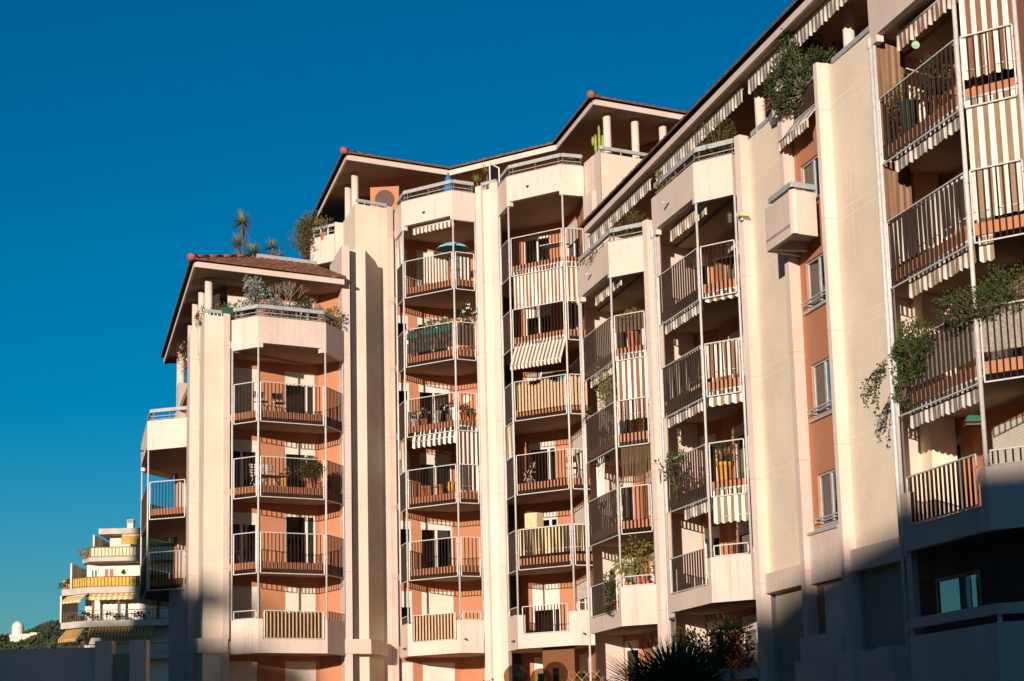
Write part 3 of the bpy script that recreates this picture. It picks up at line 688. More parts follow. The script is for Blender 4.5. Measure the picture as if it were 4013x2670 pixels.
# terrace back walls (in the shade of the eaves)
m = MB()
for p, q in (((4.9, 72.6), (9.2, 54.6)), ((9.0, 53.2), (12.6, 37.0))): m.slab(p, q, T4 + .4, ZR, -.2, 0)
m.slab((7.35, 53.0), (9.2, 54.3), T4 + .4, ZR, -.2, 0, 1)
m.slab((-7.0, 85.6), (-2.1, 85.9), T6 + .3, ZC, -.2, 0); m.slab((-2.1, 85.9), (3.5, 81.3), T6 + .3, ZC, -.2, 0); m.slab((3.5, 81.3), (6.5, 77.9), T6 + .3, ZC, -.2, 0)
m.slab((-11.6, 93), (-9.4, 82.5), Z(3) + .3, ZR, -.2, 0); m.slab((-9.4, 82.5), (-7.3, 82.4), T4 + .3, ZR, -.2, 0)
m.build('wall', [M['orange'], M['smooth']], BLD)
# terrace floors
m = MB()
m.prism([(-11.5, 76.0), (-10.7, 76.5), (-7.3, 80.5), (-9.4, 82.6), (-11.8, 93), (-14.8, 90)], T4 + .1, T4 + .4)
m.prism([(3.0, 71.4), (8.2, 49.0), (10.2, 40), (13, 37), (9.2, 54.6), (4.9, 72.4)], T4 + .1, T4 + .4)
m.prism([(-6.1, 81.2), (-4.8, 82.2), (-2.3, 83.4), (2.2, 80.2), (3.5, 74.2), (6.5, 76.1), (6.6, 78), (3.5, 81.3), (-2.1, 86), (-7, 85.7)], T6 + .1, T6 + .4)
m.build('terrace_floor', M['soffit'], BLD)
# left terrace bay of the middle part
m = MB(); P = [(-8.95, 88.3), (-8.50, 85.63), (-7.36, 84.77)]; ob, ib = joined(P, .15)
for i in range(2): parapet_piece(m, ob, ib, i, T6, T6 + 1.18)
m.prism([*offpoly(P, -.1), (-6.9, 85.6), (-7.6, 88.3)], T6 + .15, T6 + .42, 1); m.build('terrace_parapet', [M['parapet'], M['soffit']], BLD)
m = MB(); Tt = offpoly(P, -.08)
for i in range(2):
    m.slab(Tt[i], Tt[i + 1], T6 + 1.52, T6 + 1.64, -.05, .05); m.bar((*Tt[i], T6 + 1.34), (*Tt[i + 1], T6 + 1.34), .03, .03)
    for j in range(4): c = lerp(Tt[i], Tt[i + 1], .06 + .88 * j / 3); m.bar((*c, T6 + 1.15), (*c, T6 + 1.54), .03, .05)
m.build('terrace_railing', M['rail'], BLD)

# ================================================================== things
# ------------------------------------------------------------------ foliage tools
def leaf(m, p, d, L_, W, mi=0, rnd=random):
    d = d.normalized(); s = d.cross(Vector((rnd.uniform(-1, 1), rnd.uniform(-1, 1), rnd.uniform(-.3, 1))))
    if s.length < 1e-3: s = d.orthogonal()
    s = s.normalized() * (W / 2); n = d.cross(s).normalized() * (W * .18)
    m.add([tuple(p), tuple(p + d * (L_ * .5) + s + n), tuple(p + d * L_), tuple(p + d * (L_ * .5) - s + n)], [(0, 1, 2), (0, 2, 3)], mi)
def rv(rnd):
    while True:
        v = Vector((rnd.uniform(-1, 1), rnd.uniform(-1, 1), rnd.uniform(-1, 1)))
        if .05 < v.length < 1: return v
def crown(m, c, r, n, size, rnd, mi=0, clumps=None, spread=.34, droop=.0, aspect=.5, stems=None, base=None, lo=.35):
    """leaf clumps spread through an ellipsoid, uneven outline with gaps"""
    c = Vector(c); clumps = clumps or max(4, n // 22); per = max(1, n // clumps)
    for _ in range(clumps):
        v = rv(rnd); v = v.normalized() * (lo + (1.08 - lo) * rnd.random() ** .6)
        cc = c + Vector((v.x * r[0], v.y * r[1], v.z * r[2])); sp = spread * rnd.uniform(.55, 1.25)
        if stems is not None:
            b = Vector(base) if base else c - Vector((0, 0, r[2])); stems.tube(b, cc, .014, 5, 0, .004, False)
        for _ in range(int(per * rnd.uniform(.6, 1.4))):
            w_ = rv(rnd); p = cc + Vector((w_.x * r[0], w_.y * r[1], w_.z * r[2])) * sp
            d = (w_ + v * .5 + Vector((0, 0, .25 - droop)))
            leaf(m, p, d, size * rnd.uniform(.6, 1.25), size * aspect * rnd.uniform(.8, 1.2), mi, rnd)
def blades(m, c, n, L_, W, rnd, up=.35, mi=0, bend=.35, seg=3, lo=.55):
    c = Vector(c)
    for _ in range(n):
        a = rnd.uniform(0, 6.283); e = rnd.uniform(up - .7, 1.25); d = Vector((math.cos(a) * math.cos(e), math.sin(a) * math.cos(e), math.sin(e)))
        l = L_ * rnd.uniform(lo, 1.05); s = d.cross(Vector((0, 0, 1)))
        s = (s.normalized() if s.length > .01 else Vector((1, 0, 0))) * (W / 2); pts = []
        for i in range(seg + 1):
            t = i / seg; p = c + d * (l * t) - Vector((0, 0, bend * l * t * t * math.cos(e))); ww = 1 - t * .98 if t > .3 else .75 + t
            pts += [tuple(p + s * ww), tuple(p - s * ww)]
        m.add(pts, [(2 * i, 2 * i + 1, 2 * i + 3, 2 * i + 2) for i in range(seg)], mi)
def pot_part(t, r, h, mat, name='pot', z=0, x=0, y=0):
    m = MB(); m.lathe((x, y, z), [(r * .68, 0), (r * .74, h * .1), (r * .95, h * .8), (r * 1.06, h * .82), (r * 1.06, h), (r * .92, h), (r * .9, h * .9)], 16)
    o = m.build(name, M[mat], t, True, False)
    s = MB(); s.lathe((x, y, z), [(r * .91, h * .88), (r * .5, h * .93), (.001, h * .95)], 12); s.build('soil', M['soil'], o, False, False); return o
def trough_part(t, l, d, h, mat, rz=0, name='planter'):
    m = MB(); w1, w2 = l / 2, l / 2 - .03
    m.hexa([(-w2, -d / 2 + .02, 0), (w2, -d / 2 + .02, 0), (w2, d / 2 - .02, 0), (-w2, d / 2 - .02, 0)], [(-w1, -d / 2, h), (w1, -d / 2, h), (w1, d / 2, h), (-w1, d / 2, h)])
    m.box(-w1 - .012, -d / 2 - .012, h - .03, w1 + .012, d / 2 + .012, h + .004)
    o = m.build(name, M[mat], t, False, False)
    s = MB(); s.box(-w2, -d / 2 + .03, h + .004, w2, d / 2 - .03, h + .012); s.build('soil', M['soil'], o, False, False); return o
SEED = [11]
def plant(label, loc, r, n, size, mat='leaf', pot=None, name='potted_plant', cat='plant', group=None, ph=.3, pr=.17, potmat='terracotta', stem=0., flowers=None, fn=30, trough=None, rz=0, aspect=.5, spread=.34, droop=0., lo=.35, clumps=None, kind='bush', trunk=.02):
    SEED[0] += 1; rnd = random.Random(SEED[0]); t = thing(name, label, cat, loc, rz, group); h = 0
    if pot: pot_part(t, pr, ph, potmat); h = ph * .9
    if trough: trough_part(t, trough[0], trough[1], trough[2], potmat); h = trough[2]
    f = MB(); st = MB(); cz = h + stem + r[2] * .85
    st.tube((0, 0, h * .8), (0, 0, cz), trunk, 6, 0, trunk * .6)
    crown(f, (0, 0, cz), r, n, size, rnd, 0, clumps, spread, droop, aspect, st, (0, 0, h + stem * .8), lo)
    f.build('foliage', M[mat], t, False, False); st.build('stem', M['twig'], t, False, False)
    if flowers:
        g_ = MB()
        for _ in range(fn):
            v = rv(rnd).normalized(); p = Vector((v.x * r[0], v.y * r[1], cz + v.z * r[2])) * 1.0; p.z = max(p.z, h)
            for _ in range(5): leaf(g_, p, rv(rnd), .06, .05, 0, rnd)
        g_.build('flowers', M[flowers], t, False, False)
    return t
def BP(P, i, t, ins=0.):
    """point on facet i of a bay, inset inwards"""
    p = lerp(P[i], P[i + 1], t); n = nrm(P[i], P[i + 1]); return (p[0] - n[0] * ins, p[1] - n[1] * ins)
def ang(P, i): return math.atan2(P[i + 1][1] - P[i][1], P[i + 1][0] - P[i][0])
def fl(k): return Z(k) + .45

# ------------------------------------------------------------------ awnings, blinds and screens
def cloth(m, TL, TR, BL, BR, n, rows=6, wav=.015, scal=0., sub=4, ph=0., nsc=None, mi0=0, irr=0., rnd=None):
    TL, TR, BL, BR = map(Vector, (TL, TR, BL, BR)); nn = n * sub; ax = (TR - TL); nv = Vector((ax.y, -ax.x, 0)).normalized()
    edges = [i / n for i in range(n + 1)]
    if irr and rnd:
        edges = [0] + [e + rnd.uniform(-irr, irr) / n for e in edges[1:-1]] + [1]
    us = []
    for i in range(n):
        for j in range(sub): us.append((edges[i] + (edges[i + 1] - edges[i]) * j / sub, i))
    us.append((1.0, n - 1)); base = len(m.v); R_ = rows + 1
    nsc = nsc or n / 2
    for u, i in us:
        for r in range(R_):
            v = r / rows; p = TL.lerp(TR, u).lerp(BL.lerp(BR, u), v)
            p = p + nv * (wav * math.sin(u * n * 2.3 + ph + v * 1.3) * (.25 + v))
            if r == rows: p.z -= scal * abs(math.sin(math.pi * u * nsc + ph))
            m.v.append(tuple(p))
    for c in range(len(us) - 1):
        for r in range(rows):
            m.f.append((base + c * R_ + r, base + c * R_ + r + 1, base + (c + 1) * R_ + r + 1, base + (c + 1) * R_ + r)); m.mi.append((us[c][1] + mi0) % 2)
def P3(p, z): return (p[0], p[1], z)
def blind(label, P, i, zt, zb, per=.2, o=-.05, mats=('awnwhite', 'awnbrown'), t0=.06, t1=.94, scal=.05, wav=.018, name='drop_blind', group=None):
    a, b = off(lerp(P[i], P[i + 1], t0), lerp(P[i], P[i + 1], t1), o); c = lerp(a, b, .5)
    t = thing(name, label, 'blind', (c[0], c[1], zb), 0, group); m = MB(); n = max(3, round(plen(a, b) / per * 2))
    cloth(m, P3(a, zt), P3(b, zt), P3(a, zb), P3(b, zb), n, 10, wav, scal, 4, zb)
    m.build('fabric', [M[x] for x in mats], t)
    r = MB(); r.tube(P3(a, zt + .03), P3(b, zt + .03), .035, 10); r.build('roller', M['metal'], t, True)
    h = MB(); h.tube(P3(a, zb + .14), P3(b, zb + .14), .012, 8); h.build('weight_bar', M['metal'], t, True)
    return t
def awning(label, a, b, zt, drop, out=0., o=-.1, per=.2, mats=('awnwhite', 'awntaupe'), val=.0, group=None, arms=False, scal=.05):
    """roller awning: cloth from a-b at height zt down/out, ending in a scalloped valance"""
    n = max(4, round(plen(a, b) / per * 2)); a0, b0 = off(a, b, o); a1, b1 = off(a, b, o + out); c = lerp(a0, b0, .5)
    t = thing('awning', label, 'awning', (c[0], c[1], zt), 0, group)
    m = MB()
    if out > .05:
        cloth(m, P3(a0, zt), P3(b0, zt), P3(a1, zt - drop), P3(b1, zt - drop), n, 4, .006, 0, 3); m.build('fabric', [M[x] for x in mats], t)
        v = MB(); cloth(v, P3(a1, zt - drop), P3(b1, zt - drop), P3(a1, zt - drop - val), P3(b1, zt - drop - val), n, 3, .012, scal, 4); v.build('valance', [M[x] for x in mats], t)
        f = MB(); f.tube(P3(a1, zt - drop + .0), P3(b1, zt - drop), .022, 8); f.build('front_bar', M['metal'], t, True)
    else:
        cloth(m, P3(a0, zt - .03), P3(b0, zt - .03), P3(a0, zt - drop), P3(b0, zt - drop), n, 3, .014, scal, 4); m.build('valance', [M[x] for x in mats], t)
        f = MB(); f.tube(P3(a0, zt - .02), P3(b0, zt - .02), .028, 10); f.build('front_bar', M['metal'], t, True)
    r = MB(); ra, rb = off(a, b, o - .12); r.tube(P3(ra, zt + .06), P3(rb, zt + .06), .055, 12); r.build('roller', M['awnwhite'], t, True)
    if arms or out > .05:
        for q, q0 in ((a1, a0), (b1, b0)):
            k = MB(); k.tube(P3(q0, zt - .02), P3(q, zt - drop), .016, 8); k.build('arm', M['metal'], t, True)
    else:
        for s_ in (.12, .88):
            k = MB(); p = lerp(a0, b0, s_); pr_ = lerp(ra, rb, s_ + (.13 if s_ < .5 else -.13)); k.tube(P3(p, zt - .04), P3(pr_, zt - .02), .02, 8); k.build('arm', M['metal'], t, True)
    return t
def facet(P, i, t0=0., t1=1.): return lerp(P[i], P[i + 1], t0), lerp(P[i], P[i + 1], t1)
VT = ('awnwhite', 'awntaupe'); VB = ('awnwhite', 'awnbrown'); VD = ('awnwhite', 'awndark'); VG = ('awnwhite', 'awngrey')
G_AW = 'retracted striped awnings under the balconies'
awning('folded brown and cream awning under the top parapet of the bay beside the duct', *facet(B2, 1, .12, .97), Z(6) + .10, .24, 0, -.28, .20, VB, group=G_AW)
awning('short dark striped awning below a balcony with potted flowers beside the duct', *facet(B2, 1, .13, .98), Z(3) + .20, .40, .10, -.10, .26, VD, .22, group=G_AW)
awning('brown and cream awning let out at a slant over the heather-screened balcony', *facet(B3, 1, .07, .985), Z(4) + .16, .88, .40, -.05, .17, VB, .14)
awning('folded awning under the parapet of the lower wing bay next to the stepped roof end', *facet(R1, 0, .14, .985), Z(4) + .14, .32, 0, -.38, .22, VT, group=G_AW)
awning('valance under the barred balcony above the variegated bush', *facet(R1, 0, .12, .97), Z(3) + .20, .42, 0, -.14, .22, VT, group=G_AW)
awning('folded awning under the parapet with a water spout, bay next to the grooved wall', *facet(R2, 0, .10, .985), Z(4) + .12, .34, 0, -.36, .22, VT, group=G_AW)
awning('grey striped valance one storey below the spout parapet of the bay by the grooved wall', *facet(R2, 0, .07, .97), Z(3) + .20, .44, 0, -.12, .24, VG, group=G_AW)
awning('narrow striped valance over the railing hung with brown striped cloth', *facet(R2, 1, .08, .95), Z(3) + .21, .26, 0, -.11, .24, VB, group=G_AW)
awning('wavy grey striped valance above the balcony overgrown by a climbing plant', *facet(R2, 0, .06, .98), Z(2) + .20, .44, 0, -.10, .26, VG, group=G_AW)
awning('wavy striped valance above the orange flower pot', *facet(R2, 1, .08, .95), Z(2) + .20, .42, 0, -.08, .25, VT, group=G_AW)
awning('striped valance over the lowest barred balcony with the blue cloth', *facet(R2, 0, .34, .97), Z(1) + .20, .48, 0, -.14, .24, VG, group=G_AW)
awning('brown striped folded awning above the balcony full of red pots at the upper right', *facet(R3, 0, .14, .99), Z(4) + .06, .36, 0, -.30, .24, VB, group=G_AW)
awning('grey striped valance under the balcony full of red pots', *facet(R3, 0, .12, .97), Z(3) + .20, .44, 0, -.12, .25, VG, group=G_AW)
awning('striped valance above the pink flowers of the overgrown balcony', *facet(R3, 0, .18, .97), Z(2) + .20, .50, 0, -.14, .25, VT, group=G_AW)
awning('short striped awning end beside the thick post above the ficus branches', *facet(R3, 1, .06, .30), Z(2) + .20, .50, 0, -.20, .23, VT, group=G_AW)
awning('striped valance above the lowest balcony with the lace curtain', *facet(R3, 0, .10, .97), Z(1) + .20, .46, 0, -.12, .25, VG, group=G_AW)
awning('long grey striped valance under the eave, far stretch starting at the roof end', (2.83, 71.55), (4.57, 64.09), ZR - .02, .40, 0, 0, .26, VG, group='awnings under the long eave')
awning('long grey striped valance under the eave, stretch between the two terrace brackets', (4.72, 63.40), (6.60, 55.2), ZR - .02, .42, 0, 0, .26, VG, group='awnings under the long eave')
awning('long grey striped valance under the eave behind the big terrace bush', (6.70, 54.55), (9.8, 41.2), ZR - .02, .44, 0, 0, .26, VG, group='awnings under the long eave')
# small awning over the slot window
t = awning('small drooping striped awning over the top window of the orange wall slot', (7.50, 51.80), (7.98, 49.75), 16.25, .52, .42, .02, .20, VT, .20)
# hanging drop blinds
GB = 'striped drop blinds'
blind('brown and cream striped blind over the wide bay side above the slanted awning', B3, 1, Z(5) + .19, Z(4) + 1.56, .17, -.055, VB, .05, .97, group=GB)
blind('narrow brown striped blind beside the wide one, next to the stepped wing roof', B3, 2, Z(5) + .19, Z(4) + 1.50, .19, -.055, VB, .06, .95, group=GB)
blind('side blind with pale stripes above the narrow railing of the bay with the straw screen', B3, 0, Z(3) + .17, Z(2) + 1.55, .2, -.04, VT, .08, .92, .0, group=GB)
blind('dark brown and white striped blind pulled down to the floor beside three clay pots', B2, 2, Z(3) + .19, Z(2) + .55, .19, -.07, VD, .07, .93, .02, group=GB)
blind('side blind with pale stripes at the top of the bay with the turquoise parasol', B2, 0, Z(6) - .02, Z(5) + 1.55, .2, -.05, VT, .08, .92, .0, group=GB)
blind('side blind with pale stripes beside the short dark awning', B2, 0, Z(3) + .17, Z(2) + 1.55, .2, -.05, VT, .08, .92, .0, group=GB)
blind('brown and cream striped blind pulled down below the netted balcony of the lower wing bay', R1, 1, Z(3) + .19, Z(2) + .90, .22, -.05, VB, .05, .95, .05, .03, group=GB)
blind('taupe striped blind below the orange flower pot, above the blue cloth', R2, 1, Z(1) + .19, Z(1) - .68, .23, -.03, VT, .10, .97, .06, group=GB)
blind('dark brown and white striped blind at the top right corner of the block', R3, 1, Z(4) + .1, Z(3) + .66, .235, -.06, VB, .07, .96, .05, group=GB)
blind('taupe and cream striped blind hanging to the floor at the right edge', R3, 1, Z(3) + .19, Z(2) + .52, .235, -.06, VT, .06, .98, .02, group=GB)
blind('brown and white striped cloth tied behind the long railing with a grass tuft', R3, 0, Z(2) + 1.45, Z(2) + .48, .24, -.06, VD, .06, .97, .0, .02, 'railing_cloth')
blind('brown and white striped cloth tied behind the narrow railing above the orange flower pot', R2, 1, Z(2) + 1.47, Z(2) + .56, .22, -.05, VB, .07, .95, .03, .03, 'railing_cloth')
blind('brown and white striped cloth tied behind the long railing left of the matching narrow one', R2, 0, Z(2) + 1.45, Z(2) + .50, .22, -.05, VD, .05, .97, .0, .02, 'railing_cloth')
for lab, i in (('yellow and dark brown striped cloth tied to a wide railing', 1), ('yellow and dark brown striped cloth on the narrow railing beside the wide one', 2)):
    blind(lab, B3, i, Z(1) + 1.49, Z(1) + .56, .16, -.05, ('beigecloth', 'awndark'), .05, .97, .02, .03, 'railing_cloth', 'striped cloths tied to a railing')
for lab, i in (('straw heather screen with a ragged top behind the wide railing', 1), ('straw heather screen behind the narrow railing under red fabric', 2)):
    rnd = random.Random(i); a, b = off(*facet(B3, i, .06, .95), -.06); c = lerp(a, b, .5); t = tag(MB().build('tmp', M['straw']), None) if 0 else None
    m = MB(); n = int(plen(a, b) / .035)
    for j in range(n):
        p, q = lerp(a, b, j / n), lerp(a, b, (j + 1.15) / n); d = rnd.uniform(-.012, .012); top = Z(3) + 1.36 + .09 * math.sin(j * .21) + rnd.uniform(-.05, .07)
        m.slab(p, q, Z(3) + .36, top, d - .012, d + .012)
    o = m.build('heather_screen', M['straw']); tag(o, lab, 'screen', 'straw screens on the railings')
def reed(lab, a, b, z0, z1, mat='reed'):
    rnd = random.Random(int(z0 * 10)); m = MB(); n = int(plen(a, b) / .03)
    for j in range(n):
        d = rnd.uniform(-.006, .006); m.slab(lerp(a, b, j / n), lerp(a, b, (j + 1.05) / n), z0 + rnd.uniform(0, .03), z1 + rnd.uniform(-.04, .03), d - .008, d + .008)
    for zz in (.25, .5, .75): m.bar((*off(a, b, .012)[0], z0 + (z1 - z0) * zz), (*off(a, b, .012)[1], z0 + (z1 - z0) * zz), .01, .012)
    return tag(m.build('reed_screen', M[mat]), lab, 'screen', 'reed screens on the lowest balconies')
reed('reed screen behind the bars of the lowest balcony at the left, left of the duct', *off(*facet(offpoly(B1, .03), 1, .085, .93), -.05), Z(0) + .48, Z(0) + 1.42)
reed('reed screen behind the bars of the lowest balcony just right of the duct', *off(*facet(offpoly(B2, .03), 1, .10, .915), -.05), Z(0) + .48, Z(0) + 1.42)
def screen(lab, P, i, z0, z1, mat, t0=.06, t1=.94, o=-.06, name='railing_cloth', cat='screen'):
    a, b = off(*facet(P, i, t0, t1), o); m = MB(); cloth(m, P3(a, z1), P3(b, z1), P3(a, z0), P3(b, z0), 6, 6, .015, 0, 3); m.mi = [0] * len(m.mi)
    return tag(m.build(name, M[mat]), lab, cat)
M['bluegrey'] = vary('blue_grey_housing', (.075, .11, .13), (.055, .085, .10), 5, .5, .4)
M['net'] = vary('brown_netting', (.16, .10, .08), (.09, .055, .045), 30, .9, .1)
M['meshscreen'] = vary('grey_mesh', (.34, .30, .26), (.20, .17, .15), 22, .9, .1)
M['floral'] = vary('flowered_cloth', (.045, .05, .042), (.17, .085, .085), 5.5, .9, .1, (1, 1, 1), .52, .62)
screen('dark net hung over the narrow railing with the topiary ball', R1, 1, Z(3) + .95, Z(3) + 1.49, 'net')
screen('weathered grey cloth behind the long railing of the overgrown balcony', R3, 0, Z(1) + .55, Z(1) + 1.42, 'meshscreen')
screen('grey mesh tied to the railing below the ficus branches', R3, 1, Z(1) + .62, Z(1) + 1.46, 'meshscreen')
screen('dark flowered cloth behind the wide railing under the trailing geraniums', B2, 1, Z(4) + .55, Z(4) + 1.45, 'floral')
screen('dark cloth behind the narrow railing under the white-flowered climber', B2, 2, Z(4) + .60, Z(4) + 1.42, 'net')
for lab, P, k in (('brown striped side curtain at the far end of the top right balcony', R3, 3), ('brown striped side curtain at the far end of the balcony with the grass tuft', R3, 2)):
    a = (P[0][0] + .06, P[0][1] + .05); b = (a[0] + .62, a[1] + .26); t = thing('side_curtain', lab, 'curtain', (a[0], a[1], Z(k) + .45), 0, 'side curtains of the right bay'); m = MB()
    cloth(m, P3(a, Z(k) + 2.95), P3(b, Z(k) + 2.95), P3(a, Z(k) + .5), P3(b, Z(k) + .5), 9, 8, .02, 0, 3); m.build('fabric', [M['awnbrown'], M['awntaupe']], t)
    r_ = MB(); r_.tube(P3(a, Z(k) + 2.95), P3(b, Z(k) + 2.95), .02, 8); r_.build('rod', M['metal'], t, True)
# string curtain
a, b = off(*facet(R1, 1, .08, .95), -.12); m = MB(); rnd = random.Random(3)
for j in range(34):
    p = lerp(a, b, j / 33); z1 = Z(1) + rnd.uniform(1.2, 1.6); m.bar((*p, Z(2) + .2), (p[0] + rnd.uniform(-.03, .03), p[1], z1), .008, .008)
m.bar((*a, Z(2) + .19), (*b, Z(2) + .19), .02, .02); tag(m.build('string_curtain', M['awntaupe']), 'brown string curtain hanging over the narrow side of the lower wing bay', 'curtain')

# ------------------------------------------------------------------ plants
tz = Z(4) + .45
G1 = 'plants along the left roof terrace'
plant('round silver-leaved shrub standing above the left terrace rail', (-9.62, 76.1, Z(4) + 1.05), (.42, .42, .56), 950, .11, 'leafsil', True, stem=.45, group=G1)
t = thing('potted_plant', 'bare branching shrub behind the left terrace rail', 'plant', (-8.5, 76.9, tz), 0, G1); pot_part(t, .2, .4, 'terracotta'); m = MB(); rnd = random.Random(5)
def twigs(m, p, d, l, r, dep):
    q = p + d * l; m.tube(p, q, r, 5, 0, r * .7, False)
    if dep:
        for _ in range(3): twigs(m, q, (d + rv(rnd) * .75).normalized(), l * .68, r * .6, dep - 1)
for _ in range(3): twigs(m, Vector((0, 0, .35)), (Vector((0, 0, 1)) + rv(rnd) * .25).normalized(), .85, .035, 3)
m.build('stem', M['bareTwig'], t, False, False)
f = MB(); crown(f, (-.1, 0, 2.05), (.4, .3, .3), 60, .06, rnd); f.build('foliage', M['leafsil'], t, False, False)
plant('spreading grassy shrub at the left corner of the left terrace', (-10.25, 76.3, Z(4) + 1.0), (.5, .45, .42), 560, .17, 'leaf', True, aspect=.22, group=G1)
plant('low bluish bush behind the middle of the left terrace rail', (-9.0, 76.4, Z(4) + 1.0), (.42, .40, .44), 420, .10, 'leafsil', True, group=G1, potmat='whitepot')
plant('broad green bush right of the bare shrub on the left terrace', (-8.05, 77.0, Z(4) + .95), (.6, .45, .56), 620, .11, 'leafdk', True, group=G1)
plant('bluish upright bush near the white pole of the left terrace', (-7.62, 77.25, Z(4) + .95), (.36, .34, .5), 480, .10, 'leafsil', True, group=G1)
plant('yellowish bush at the right end of the left terrace', (-6.95, 78.0, Z(4) + .95), (.34, .45, .42), 420, .10, 'leafyel', True, group=G1)
plant('low leafy plant in a clay trough seen through the left terrace rail', (-8.7, 76.25, Z(4) + .75), (.7, .25, .28), 520, .08, 'leaf', None, trough=(1.2, .28, .24), rz=.55, name='planter', cat='planter', group=G1)
plant('thin bare-stemmed plant beside the round column', (-11.2, 76.5, Z(4) + 1.2), (.3, .3, .42), 70, .08, 'leafyel', True, stem=.1, group=G1)
plant('small bush hanging over the pier corner below the round columns', (-11.95, 77.6, Z(4) + 1.35), (.2, .3, .38), 260, .08, 'leafolive', None, name='bush')
plant('pink-flowered bush behind the far column of the left flank', (-13.45, 83.6, Z(4) + .9), (.35, .35, .6), 260, .10, 'leafdk', None, name='bush', flowers='pinkfl', fn=40)
m = MB(); 
t = thing('planter', 'dark green plastic planter on top of the left pier', 'planter', (-10.72, 76.28, Z(4) + 1.53), .56); trough_part(t, .45, .2, .2, 'greenpot', name='box')
f = MB(); crown(f, (0, 0, .3), (.2, .1, .1), 90, .08, rnd, aspect=.25); f.build('foliage', M['leafolive'], t, False, False)
# yuccas above the roof
def yucca(lab, x, y, z0, z1, n, L_, group=None, dead=True):
    SEED[0] += 1; r_ = random.Random(SEED[0]); t = thing('yucca', lab, 'plant', (x, y, z0), 0, group)
    if z1 - z0 > .1:
        m = MB(); m.tube((0, 0, 0), (.02, 0, (z1 - z0) * .5), .045, 8); m.tube((.02, 0, (z1 - z0) * .5), (0, 0, z1 - z0), .042, 8); m.build('stem', M['twig'], t, False, False)
    m = MB(); blades(m, (0, 0, z1 - z0), n, L_ * 1.05, .06, r_, .55, 0, .25); m.build('foliage', M['leafblade'], t, False, False)
    if dead:
        m = MB(); blades(m, (0, 0, z1 - z0 - .08), n // 3, L_ * .8, .04, r_, -.6, 0, .9); m.build('dry_leaves', M['leafdead'], t, False, False)
GY = 'yuccas on the roof terrace'
yucca('tallest yucca on a bare stem above the left roof', -10.58, 79.5, zB, 21.40, 110, .72, GY)
yucca('shaggy yucca left of the tallest stem', -10.78, 79.55, zB, 20.55, 90, .66, GY)
yucca('wide low yucca rosette right of the tallest stem', -10.15, 79.3, zB, 20.10, 120, .72, GY, False)
yucca('slim-stemmed yucca near the middle of the roof terrace rail', -9.42, 79.6, zB, 20.38, 90, .64, GY)
yucca('smallest yucca beside the slim-stemmed one', -9.17, 79.6, zB, 19.95, 70, .50, GY)
# terraces of the middle part
plant('large dense conical shrub overhanging the left end of the upper terrace', (-8.5, 85.9, Z(6) + .62), (.66, .62, .88), 4200, .11, 'leafolive', None, name='shrub', cat='shrub', spread=.42, lo=.15, clumps=140, trunk=.04)
plant('leafy trailer spilling over the upper left parapet below the conical shrub', (-8.72, 86.4, Z(6) + .35), (.28, .35, .75), 500, .09, 'leaf', None, name='trailing_plant', droop=.5)
plant('small green bush showing through the rail right of the conical shrub', (-7.9, 85.3, Z(6) + 1.0), (.4, .3, .35), 260, .08, 'leafyel', True)
t = thing('parasol', 'closed blue parasol standing behind the upper terrace rail', 'parasol', (-2.42, 80.6, Z(6) + .12)); m = MB(); m.tube((0, 0, 0), (0, 0, 2.2), .02, 8); m.build('pole', M['metal'], t, True, False)
m = MB(); m.lathe((0, 0, 0), [(.06, 1.15), (.24, 1.3), (.20, 1.7), (.13, 2.1), (.02, 2.38)], 9); m.build('canopy', M['blue'], t, False, False)
m = MB(); m.tube((0, 0, 2.36), (0, 0, 2.46), .015, 6); m.build('finial', M['metal'], t, True, False)
GT = 'spiky plants on the upper terrace'
yucca('spiky plant left of the glass windbreak on the upper terrace', -1.25, 81.0, Z(6) + .9, Z(6) + 2.15, 70, .6, GT, False)
yucca('taller spiky plant touching the glass windbreak', -.85, 81.0, Z(6) + .9, Z(6) + 2.50, 90, .65, GT, False)
for j, (x, y, r, lab) in enumerate(((-3.6, 80.9, .5, 'low olive bush behind the rail left of the blue parasol'), (-3.0, 80.4, .35, 'small dry bush next to the blue parasol'), (-1.6, 80.2, .4, 'dark low bush between parasol and spiky plants'))):
    plant(lab, (x, y, Z(6) + .95), (r, .35, .36), 260, .09, ('leafolive', 'leafdead', 'leafdk')[j], True, group='bushes behind the upper terrace rail')
t = thing('windbreak', 'glass windbreak with white frame between the two upper terraces', 'screen', (-.55, 79.6, Z(6) + 1.4), 0); m = MB()
wp, wq = (-.72, 79.55), (-.35, 79.1)
for p in (wp, wq): m.bar((*p, Z(6) + 1.4), (*p, Z(6) + (2.55 if p == wp else 2.2)), .05, .05)
m.bar((*wp, Z(6) + 2.55), (*wq, Z(6) + 2.2), .05, .05); m.build('frame', M['metal'], t)
m = MB(); m.quad(P3(wp, Z(6) + 1.4), P3(wq, Z(6) + 1.4), P3(wq, Z(6) + 2.2), P3(wp, Z(6) + 2.55)); m.build('pane', M['glass'], t)
t = thing('cactus', 'tall yellow-green column cactus beside the upper terrace column', 'cactus', (3.51, 75.55, Z(6) + .45)); pot_part(t, .2, .35, 'terracotta'); m = MB()
for x, y, z0, h in ((0, 0, .3, 2.0), (-.14, .03, 1.2, .75), (.13, -.02, 1.3, .6), (-.24, 0, 1.5, .35), (.22, .02, 1.6, .3)):
    m.lathe((x, y, z0), [(.05, 0), (.06, h * .3), (.058, h * .7), (.045, h * .95), (.01, h)], 8)
m.build('stem', M['cactus'], t, True, False)
plant('yellow-green plant in a long clay trough behind the upper right rail', (2.45, 76.05, Z(6) + 1.05), (.35, .15, .2), 150, .07, 'leafyel', None, trough=(.6, .22, .2), rz=.35, name='planter', cat='planter')
